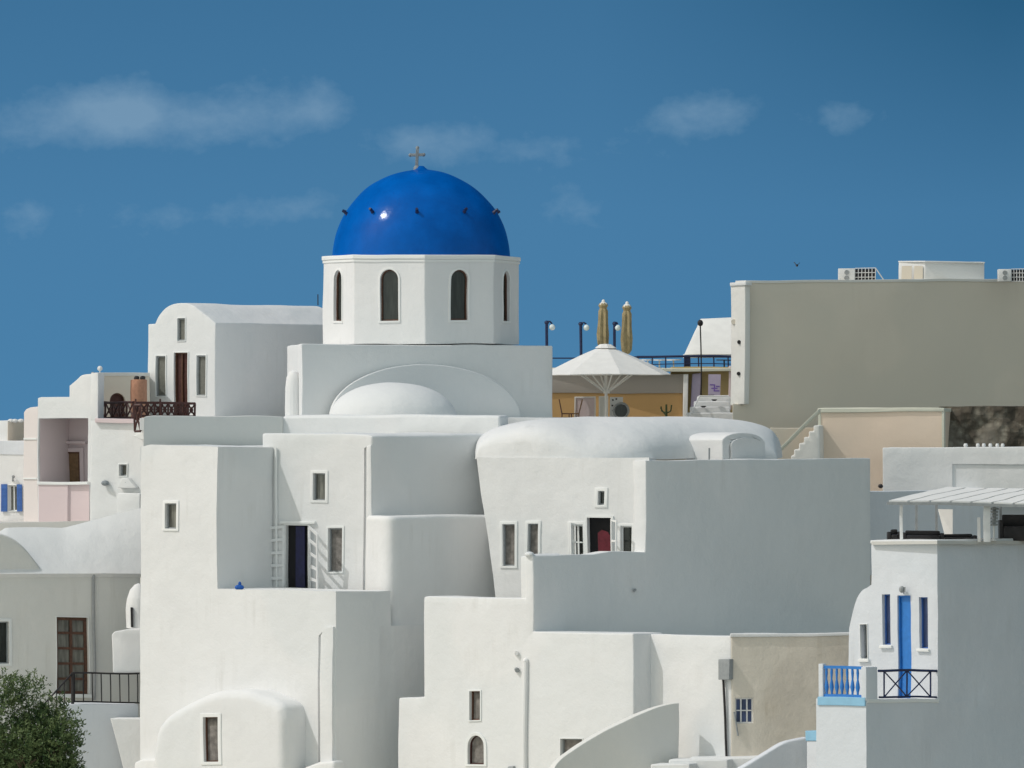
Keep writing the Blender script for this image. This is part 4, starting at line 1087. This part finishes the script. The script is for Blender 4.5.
part('pot_base', MB().abox(P(131, 425, 271.5), P(147.5, 379.5, 272)), TERRA, tp)

# ================================================================== LEFT GROUP
# white block under railing
lb = thing('white_side_house', 'plain white house face with one tiny window and shell lamps under the brown railing', 'house', P(145, 540, 264))
WLB = wl(150, 263.6, 0.5)
cuts = []
window(lb, WLB, 119, 126.5, 464.5, 476, cuts, pane=GLASSG, frame=GREYM, trim=1.2, depth=0.12)
solid('wall', [MB().prism(WLB.poly([(91, 560), (91, 420.5), (150, 420.5), (150, 560)]), V((0.2, 3, 0)))], WHITE, lb, cuts, bevel=0.04)
part('pillar_top', MB().prism(WLB.poly([(90.5, 421), (91, 373), (98, 373), (98, 421)]), V((0.1, 2, 0))), WHITE, lb, bevel=0.02)
part('balcony_slab', MB().prism(WLB.poly([(97, 422.5), (97, 418.5), (136, 419), (136, 423)], 0.15), V((0, 1.5, 0))), PINK, lb, bevel=0.01)
part('corbel', MB().prism(WLB.poly([(133, 436), (139, 433), (150, 433), (150, 440), (141, 440)], 0.5), -WLB.n*0.5), TRIMW, lb, bevel=0.03)
for x, y in ((105, 483), (125.5, 482)):
    q = WLB.pt(x, y, 0.12)
    part('shell_lamp', MB().ell(q, 0.14, 0.12, 0.10, 12, 8).ell(q+V((0.04, -0.1, -0.02)), 0.08, 0.06, 0.07, 8, 6), CROSSM, lb)
part('ledge', MB().prism(WLB.poly([(117, 488), (121, 478), (127, 478), (136, 488)], 0.25), -WLB.n*0.3), WHITE, lb, bevel=0.04)
solid('stepped_block', [MB().prism(WLB.poly([(117, 560), (117, 493), (140, 493), (140, 560)], 0.5), -WLB.n*0.55)], WHITE, lb, bevel=0.05)
# pink house with loggia
pk = thing('pink_loggia_house', 'pale pink and white house with a recessed loggia balcony and stepped gable', 'house', P(40, 540, 268))
WPK = wl(92, 266.5, 0.5)
cuts = [MB().prism(WPK.poly([(38.5, 482), (38.5, 418.5), (88.5, 418.5), (88.5, 482)], 0.2), -WPK.n*2.44),
        MB().prism(WPK.poly([(38.5, 484), (38.5, 481), (88.5, 481), (88.5, 484)], 0.2), -WPK.n*2.44)]
gpts = [(37.5, 560), (37.5, 398.5), (41, 397.5), (69.5, 397.5), (69.5, 386.5)]+smoothline([(69.5, 386.5), (72, 384.5), (77, 380), (82, 375.5), (90, 374), (92.5, 374)], 3)[1:]+[(92.5, 560)]
solid('wall', [MB().prism(WPK.poly(gpts), V((0.2, 4, 0)))], WHITE, pk, cuts, bevel=0.03)
WPI = WPK.shift(-2.18)
part('loggia_back_wall', MB().prism(WPI.poly([(36, 488), (36, 415), (92, 415), (92, 488)], 0), -WPK.n*0.04), PINK, pk)
part('loggia_side_wall', MB().prism(WPK.poly([(38.6, 483), (38.6, 419), (38.9, 419), (39.1, 483)], -0.1), -WPK.n*2.1), PINK, pk)
window(pk, WPI, 65, 81, 451, 487, None, pane=TAN_WOOD, frame=BROWN2, trim=4, depth=-0.08, trimoff=0.1, name='door', trimmat=PINK, fw=1.6)
part('door_hood', MB().prism(WPI.poly([(58, 443), (58, 440.5), (88, 440.5), (88, 443)], 0.2), -WPI.n*0.2), PINK, pk, bevel=0.01)
WPF = WPK.shift(0.12)
bp_ = MB().prism(WPF.poly([(38, 560), (38, 483), (68, 483), (68, 560)]), -WPK.n*0.3)
part('balcony_front', bp_, PINK, pk, bevel=0.02)
bp_ = MB().prism([WPF.pt(67.5, 560), WPF.pt(67.5, 483.5), WPF.pt(67.5, 483.5)+V((0.72, 0.6, 0)), WPF.pt(67.5, 560)+V((0.72, 0.6, 0))], -V((0, -0.12, 0)))
part('balcony_front', bp_, PINK, pk, bevel=0.01)
part('balcony_side', MB().prism(WPK.poly([(66, 560), (66, 484), (90, 484), (90, 560)], 0.03), -WPK.n*0.05), PINK, pk)
part('balcony_coping', MB().prism(WPF.poly([(37.5, 484.5), (37.5, 481.5), (89, 481.5), (89, 484.5)], 0.05), -WPF.n*0.5), TRIMW, pk, bevel=0.015)
WC = wl(38, 268.2, 0.9)
solid('side_annex', [MB().prism(WC.poly([(23.5, 560), (23.5, 412), (26, 409), (30, 407.5), (37.8, 407), (37.8, 560)]), V((0.2, 3, 0)))], PINKW, pk, bevel=0.04)
for y in (438, 478): part('annex_band', MB().prism(WC.poly([(24, y+1), (24, y-0.5), (37.8, y-0.5), (37.8, y+1)], 0.04), -WC.n*0.06), TRIMW, pk)
# far left pale house
fl_ = thing('blue_shutter_house', 'small pale house with blue window shutters at the far left edge', 'house', P(10, 530, 272))
WF = wl(26, 270.8, 0.4)
cuts = []
wn = window(fl_, WF, 8.5, 17.5, 485, 511, cuts, pane=GLASSG, frame=TRIMW, trim=0.8, depth=0.1, bars=1)
solid('wall', [MB().prism(WF.poly([(-30, 570), (-30, 440), (26, 440), (26, 570)]), V((0.2, 3, 0)))], WHITE, fl_, cuts, bevel=0.03)
solid('upper_wall', [MB().prism(WF.poly([(-30, 450), (-30, 422), (8, 420), (8, 450)], -0.6), V((0.2, 3, 0)))], WHITE, fl_, bevel=0.03)
solid('upper_wall', [MB().prism([P(8, 450, 271.6), P(8, 421, 271.6), P(27, 421, 273.5), P(27, 450, 273.5)], V((-0.2, 2, 0)))], BEIGEGREY, fl_, bevel=0.02)
part('pale_band', MB().prism(WF.poly([(-30, 454), (-30, 440.5), (25, 440.5), (25, 454)], 0.03), -WF.n*0.06), WHITE_COOL, fl_)
for x0, x1 in ((2, 8), (17.8, 22.5)):
    sm = MB().prism(WF.poly([(x0, 511.5), (x0, 484), (x1, 484), (x1, 511.5)], 0.08), -WF.n*0.05)
    for k in range(8): sm.prism(WF.poly([(x0+0.8, 488+k*2.8+1.2), (x0+0.8, 488+k*2.8), (x1-0.8, 488+k*2.8), (x1-0.8, 488+k*2.8+1.2)], 0.095), -WF.n*0.02)
    part('shutter', sm, SHUTBLUE, fl_)
for x in (11, 15, 21): part('roof_ornament', MB().ell(P(x, 420, 272), 0.12, 0.1, 0.07, 8, 6), WHITE, fl_)
part('wall_lamp', MB().bar(WF.pt(13, 481, 0), WF.pt(13, 478, 0.12), 0.03).ell(WF.pt(13.5, 476.5, 0.12), 0.06, 0.06, 0.06, 8, 6), GREYM, fl_)
# terrace floor between
part('ledge', MB().prism([P(-20, 523, 264.5), P(92, 521, 263.5), P(92, 521, 268), P(-20, 521, 272)], V((0, 0, -0.5))), STONE_FLOOR, fl_)

# lower left house with sweeping roof
lw = thing('sweeping_roof_house', 'low white house with curved sweeping roof and shaded wall with brown glazed door', 'house', P(60, 720, 260))
WS = wr(-40, 258.5, 0.45)
cuts = []
window(lw, WS, -8, 8.5, 621, 663, cuts, pane=GLASSD, frame=GREYM, trim=3.2, depth=0.12)
dwn = window(lw, WS, 57, 88.5, 617.5, 694.5, cuts, pane=GLASSG, frame=BROWN2, trim=1.0, depth=0.14, name='door', bars=1, rails=4, fw=3.0)
sp = [(-60, BOT), (-60, 531)]+smoothline([(-30, 531), (-5, 533), (12, 539), (24, 548), (35, 561), (43, 573.5)], 5)+[(95, 574), (140, 574), (140, BOT)]
solid('wall', [MB().prism(WS.poly(sp), V((-0.2, 2.5, 0)))], WHITE_WARM, lw, cuts, bevel=0.06, smooth=25)
# sweeping lit roof: a quarter vault sloping to the camera
vs = []; nu, nv = 40, 14
for j in range(nv+1):
    t = j/nv
    for i in range(nu+1):
        s = i/nu; x = -45+s*(142+45)
        base = WS.pt(x, 573.5, 0.16)
        topy = 528 if x < 60 else 528-(x-60)/80*21
        topy += (3 if x < 0 else 0)
        zt_ = P(x, topy, base.y+2.0).z
        lowz = base.z if x < 118 else base.z+0.0
        p = V((base.x, base.y+2.2*t, lowz+(zt_-lowz)*(0.75*t+0.25*math.sin(t*math.pi/2))))
        vs.append(p)
W_ = nu+1
fs = [(j*W_+i, j*W_+i+1, (j+1)*W_+i+1, (j+1)*W_+i) for j in range(nv) for i in range(nu)]
nb = len(vs); lowv = [V((v.x, v.y+0.15, min(v.z, vs[k % W_].z)-0.14)) for k, v in enumerate(vs)]
vs += lowv
fs += [tuple(nb+i for i in f[::-1]) for f in fs]
rim_ = [i for i in range(W_)]+[j*W_+nu for j in range(1, nv+1)]+[nv*W_+i for i in range(nu-1, -1, -1)]+[j*W_ for j in range(nv-1, 0, -1)]
fs += [(rim_[k], nb+rim_[k], nb+rim_[(k+1) % len(rim_)], rim_[(k+1) % len(rim_)]) for k in range(len(rim_))]
part('sweeping_roof', MB().add(vs, fs), WHITE, lw, smooth=40)
part('downpipe', MB().bar(WS.pt(94, 574, 0.08), WS.pt(94, 700, 0.08), 0.05, 8), PIPEM, lw)
part('threshold', MB().prism(WS.poly([(55, 698), (55, 694.5), (92, 694.5), (92, 698)], 0.3), -WS.n*0.35), TRIMW, lw, bevel=0.01)
# little rounded kiln/chimney + steps at the house corner
ov_ = thing('rounded_oven', 'small rounded white dome with a slit opening tucked behind the tall house corner', 'outbuilding', P(135, 672, 259))
q = P(139, 628, 259.3)
part('dome', MB().lathe(q, [(0.45, 0), (0.45, 0.7), (0.41, 1.0), (0.30, 1.3), (0.14, 1.48), (0.02, 1.53)], 24), WHITE, ov_, smooth=50)
part('slit', MB().abox(P(130.5, 627, 258.8), P(133, 607.5, 258.95)), IRON, ov_)
part('plinth', MB().prism([P(112.5, 672, 258.2), P(111.5, 634, 258.2), P(115, 631, 258.2), P(128, 628.5, 258.2), P(148, 628.5, 258.2), P(148, 672, 258.2)], V((0.2, 1.0, 0))), WHITE, ov_, bevel=0.06, segs=3)
# platform and railing
pf = thing('entrance_platform', 'small white raised landing with shaded face below the black railing', 'platform', P(106, 770, 257))
WPL = wr(66, 256.0, 0.5)
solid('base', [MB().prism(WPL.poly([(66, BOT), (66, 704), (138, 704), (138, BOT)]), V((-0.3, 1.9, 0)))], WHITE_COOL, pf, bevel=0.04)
part('sun_patch_block', MB().prism([P(128, 790, 256.0), P(110, 718, 256.0), P(150, 718, 256.0), P(150, 790, 256.0)], V((0.2, 0.8, 0))), WHITE, pf, bevel=0.03)  # white block built in place of a sunlit patch on the shaded face
ir = thing('iron_railing', 'thin black iron railing in front of the brown glazed door', 'railing', P(106, 704, 257))
m = MB(); A_, B_ = WPL.pt(73, 672.5, -0.1), WPL.pt(139, 673, -0.1)
m.bar(A_, B_, 0.035)
part('top_rail', m, IRON, ir)
part('bottom_rail', MB().bar(WPL.pt(73, 701.5, -0.1), WPL.pt(139, 702.5, -0.1), 0.03), IRON, ir)
for k in range(8):
    x = 75+k*8.9; part('baluster', MB().bar(WPL.pt(x, 672.5, -0.1), WPL.pt(x, 702.5, -0.1), 0.022, 5), IRON, ir)
m = MB().bar(WPL.pt(73, 672.5, -0.1), P(40, 708, 255.2), 0.03).bar(WPL.pt(73, 672.5, -0.1), WPL.pt(73, 720, -0.1), 0.06)
for t_ in (0.25, 0.5, 0.75, 1.0):
    a = WPL.pt(73, 672.5, -0.1).lerp(P(40, 708, 255.2), t_); m.bar(a, a-V((0, 0, 1.0)), 0.02, 5)
part('stair_rail', m, IRON, ir)

# little blue bag on the terrace wall
t = thing('blue_bag', 'crumpled bright blue bag on the terrace parapet of the tall house', 'bag', P(239, 588, 252.2))
q = W0.pt(239, 588, -0.12)
part('cloth', MB().ell(q+V((0, 0, 0.03)), 0.17, 0.12, 0.09, 9, 6).ell(q+V((0.02, 0.02, 0.13)), 0.06, 0.06, 0.09, 7, 5), BLUECLOTH, t, smooth=5)

# ================================================================== TREE bottom left
tree = thing('tamarisk_tree', 'leafy grey green tree filling the bottom left corner', 'tree', P(30, 830, 243))
rnd = random.Random(3)
base = P(28, 835, 243); m = MB()
m.bar(base, base+V((0.1, 0, 1.4)), 0.16, 8, 0.12)
ends = []
def limb(a, d, L, r, lev):
    b = a+d*L; m.bar(a, b, r, 6, r*0.6); ends.append(b)
    if lev == 0: return
    for k in range(3):
        dd = (d+V((rnd.uniform(-.7, .7), rnd.uniform(-.7, .7), rnd.uniform(-.1, .5)))).normalized()
        limb(b, dd, L*rnd.uniform(0.55, 0.8), r*0.6, lev-1)
for k in range(6):
    a = k*math.pi/3+0.3; limb(base+V((0.1, 0, 1.2)), V((math.cos(a)*0.7, math.sin(a)*0.7, 0.8)).normalized(), 0.8, 0.08, 3)
part('trunk', m, BARK, tree)
# crown: sprays of small leaves spread through lobes
lv = MB(); verts = []; faces = []
lobes = [(10, 752, 1.5, 1.1), (45, 735, 1.2, 1.0), (20, 712, 0.85, 0.75), (28, 690, 0.7, 0.55), (56, 744, 0.7, 0.8), (-12, 725, 1.2, 1.1), (35, 780, 1.8, 1.1), (64, 778, 0.55, 0.8), (-20, 770, 1.4, 1.2), (6, 700, 0.7, 0.5), (5, 688, 0.35, 0.45), (55, 712, 0.5, 0.45)]
def leaf(p, d, L, w):
    side = d.cross(V((rnd.uniform(-1, 1), rnd.uniform(-1, 1), rnd.uniform(-1, 1)))).normalized()*w
    i = len(verts)
    verts.extend([p, p+d*L*0.5+side, p+d*L, p+d*L*0.5-side]); faces.append((i, i+1, i+2, i+3))
for (px, py, rx, rz) in lobes:
    c = P(px, py, 243+rnd.uniform(-0.6, 0.6)); nsp = int((420 if py > 728 else 110)*rx*rz)+28
    for s in range(nsp):
        while True:
            q = V((rnd.uniform(-1, 1), rnd.uniform(-1, 1), rnd.uniform(-1, 1)))
            if 0.3 < q.length < 1: break
        q = q*(0.8+0.4*mnoise.noise(q*2.2+c))
        p0 = c+V((q.x*rx, q.y*rx*0.9, q.z*rz))
        dd = (V((q.x, q.y, q.z+0.6))+V((rnd.gauss(0, .35), rnd.gauss(0, .35), rnd.gauss(0, .3)))).normalized()
        L = rnd.uniform(0.25, 0.5)
        for k in range(12):
            t = k/11; pp = p0+dd*L*t+V((0, 0, -0.08*t*t))
            d2 = (dd*0.5+V((rnd.gauss(0, .6), rnd.gauss(0, .6), rnd.gauss(0.1, .5)))).normalized()
            leaf(pp, d2, rnd.uniform(0.08, 0.15), rnd.uniform(0.014, 0.03))
me = bpy.data.meshes.new('crown'); off = off_of(tree); me.from_pydata([tuple(v-off) for v in verts], [], faces)
link('crown', me, LEAF, tree)

# ================================================================== WORLD, SUN, CAMERA
SUN_AZ = -72.0; SUN_EL = 50.0     # azimuth measured from the view's back direction towards the left
sv_ = V((math.sin(R(SUN_AZ))*math.cos(R(SUN_EL)), -math.cos(R(SUN_AZ))*math.cos(R(SUN_EL)), math.sin(R(SUN_EL))))
sc = bpy.context.scene
w = bpy.data.worlds.new('World'); sc.world = w; w.use_nodes = True
nt = w.node_tree; nt.nodes.clear()
out = nt.nodes.new('ShaderNodeOutputWorld'); bg = nt.nodes.new('ShaderNodeBackground'); nt.links.new(bg.outputs[0], out.inputs[0])
tc = nt.nodes.new('ShaderNodeTexCoord')
def vm(op, a, b=None):
    n = nt.nodes.new('ShaderNodeVectorMath'); n.operation = op
    for k, v in enumerate((a, b)):
        if v is None: continue
        if isinstance(v, tuple): n.inputs[k].default_value = v
        else: nt.links.new(v, n.inputs[k])
    return n.outputs[0]
def ma(op, a, b=None, c=None, clamp=False):
    n = nt.nodes.new('ShaderNodeMath'); n.operation = op; n.use_clamp = clamp
    for k, v in enumerate((a, b, c)):
        if v is None: continue
        if isinstance(v, (int, float)): n.inputs[k].default_value = v
        else: nt.links.new(v, n.inputs[k])
    return n.outputs[0]
gen = tc.outputs['Generated']
lift = vm('NORMALIZE', vm('ADD', vm('MULTIPLY', gen, (1, 1, 1.0)), (0, 0, 0.34)))
sky = nt.nodes.new('ShaderNodeTexSky'); sky.sky_type = 'NISHITA'; sky.sun_disc = False
sky.sun_elevation = R(SUN_EL); sky.sun_rotation = math.atan2(sv_.x, sv_.y)
sky.air_density = 1.0; sky.dust_density = 0.4; sky.ozone_density = 3.0; sky.altitude = 0
nt.links.new(lift, sky.inputs[0])
sep = nt.nodes.new('ShaderNodeSeparateXYZ'); nt.links.new(gen, sep.inputs[0])
az = ma('ARCTAN2', sep.outputs[0], sep.outputs[1]); elv = ma('ARCSINE', sep.outputs[2])
U = ma('MULTIPLY', az, F/100); Vv = ma('MULTIPLY', elv, F/100)   # in hundreds of picture pixels, from the horizon
comb = nt.nodes.new('ShaderNodeCombineXYZ'); nt.links.new(U, comb.inputs[0]); nt.links.new(ma('MULTIPLY', Vv, 1.35), comb.inputs[1])
n1 = noise(nt, 1.7, 6, comb.outputs[0], 0.55); n2 = noise(nt, 4.5, 5, comb.outputs[0], 0.65)
total = None
for px, py, rx, ry, s in ((118, 108, 62, 32, .62), (50, 122, 80, 28, .5), (190, 122, 70, 26, .42), (262, 112, 60, 30, .5), (320, 104, 34, 30, .45), (428, 143, 50, 28, .66), (560, 150, 80, 22, .42), (702, 118, 60, 26, .62), (845, 116, 55, 20, .42), (575, 212, 50, 24, .42), (40, 215, 40, 18, .42), (180, 215, 90, 22, .38), (300, 205, 55, 24, .38)):
    cu = (px-512)/100; cvv = (430-py)/100
    du = ma('DIVIDE', ma('SUBTRACT', U, cu), rx/100); dv = ma('DIVIDE', ma('SUBTRACT', Vv, cvv), ry/100)
    e = ma('EXPONENT', ma('MULTIPLY', ma('ADD', ma('MULTIPLY', du, du), ma('MULTIPLY', dv, dv)), -1.0))
    e = ma('MULTIPLY', e, s)
    total = e if total is None else ma('ADD', total, e)
nn_ = ma('ADD', ma('MULTIPLY', n1, 0.72), ma('MULTIPLY', n2, 0.28))
dens = ma('MULTIPLY', ma('SUBTRACT', ma('MULTIPLY', total, 1.3), ma('SUBTRACT', 1.2, ma('MULTIPLY', nn_, 1.75))), 1.15, clamp=True)
# deep blue ahead; sky behind the camera is paled to fill shaded walls
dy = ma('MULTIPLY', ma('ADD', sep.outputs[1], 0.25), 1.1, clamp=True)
ahead_mix = ma('MULTIPLY', ma('MULTIPLY', dy, dy), ma('SUBTRACT', 3.0, ma('MULTIPLY', dy, 2.0)))
hi = ma('MULTIPLY', sep.outputs[2], 5.0, clamp=True)
deep = mixc(nt, hi, (0.56, 1.05, 1.12), (0.45, 0.84, 0.94))
up_ = ma('MULTIPLY', ma('SUBTRACT', Vv, 2.2), 0.45, clamp=True); rt_ = ma('MULTIPLY', ma('SUBTRACT', U, 0.8), 0.25, clamp=True)
gr = ma('ADD', ma('MULTIPLY', up_, 0.30), ma('MULTIPLY', ma('MULTIPLY', rt_, ma('ADD', up_, 0.35)), 0.5), clamp=True)
deep = mixc(nt, gr, deep, (0.20, 0.57, 0.65))
tint = mixc(nt, ahead_mix, (4.6, 3.3, 1.85), deep)
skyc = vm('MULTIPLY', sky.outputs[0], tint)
cloudc = vm('MULTIPLY', sky.outputs[0], (2.0, 1.9, 1.5))
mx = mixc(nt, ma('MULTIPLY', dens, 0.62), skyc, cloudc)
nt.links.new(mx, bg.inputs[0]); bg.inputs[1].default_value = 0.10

sl = bpy.data.lights.new('sun', 'SUN'); so_ = bpy.data.objects.new('sun', sl); C.objects.link(so_)
sl.energy = 2.0; sl.angle = R(0.5); sl.color = (1.0, 0.982, 0.96)
so_.rotation_euler = sv_.to_track_quat('Z', 'Y').to_euler(); so_.location = (-40, 150, 120)

cam = bpy.data.cameras.new('camera'); co_ = bpy.data.objects.new('camera', cam); C.objects.link(co_)
co_.location = (0, 0, ZC); co_.rotation_euler = (R(90), 0, 0)
cam.sensor_width = 36; cam.lens = 36*F/1024; cam.shift_y = (HY-384)/1024; cam.clip_end = 40000; cam.clip_start = 1.0
sc.camera = co_
sc.view_settings.view_transform = 'Standard'; sc.view_settings.look = 'None'; sc.view_settings.exposure = -0.2; sc.view_settings.gamma = 1
sc.render.resolution_x = 1024; sc.render.resolution_y = 768
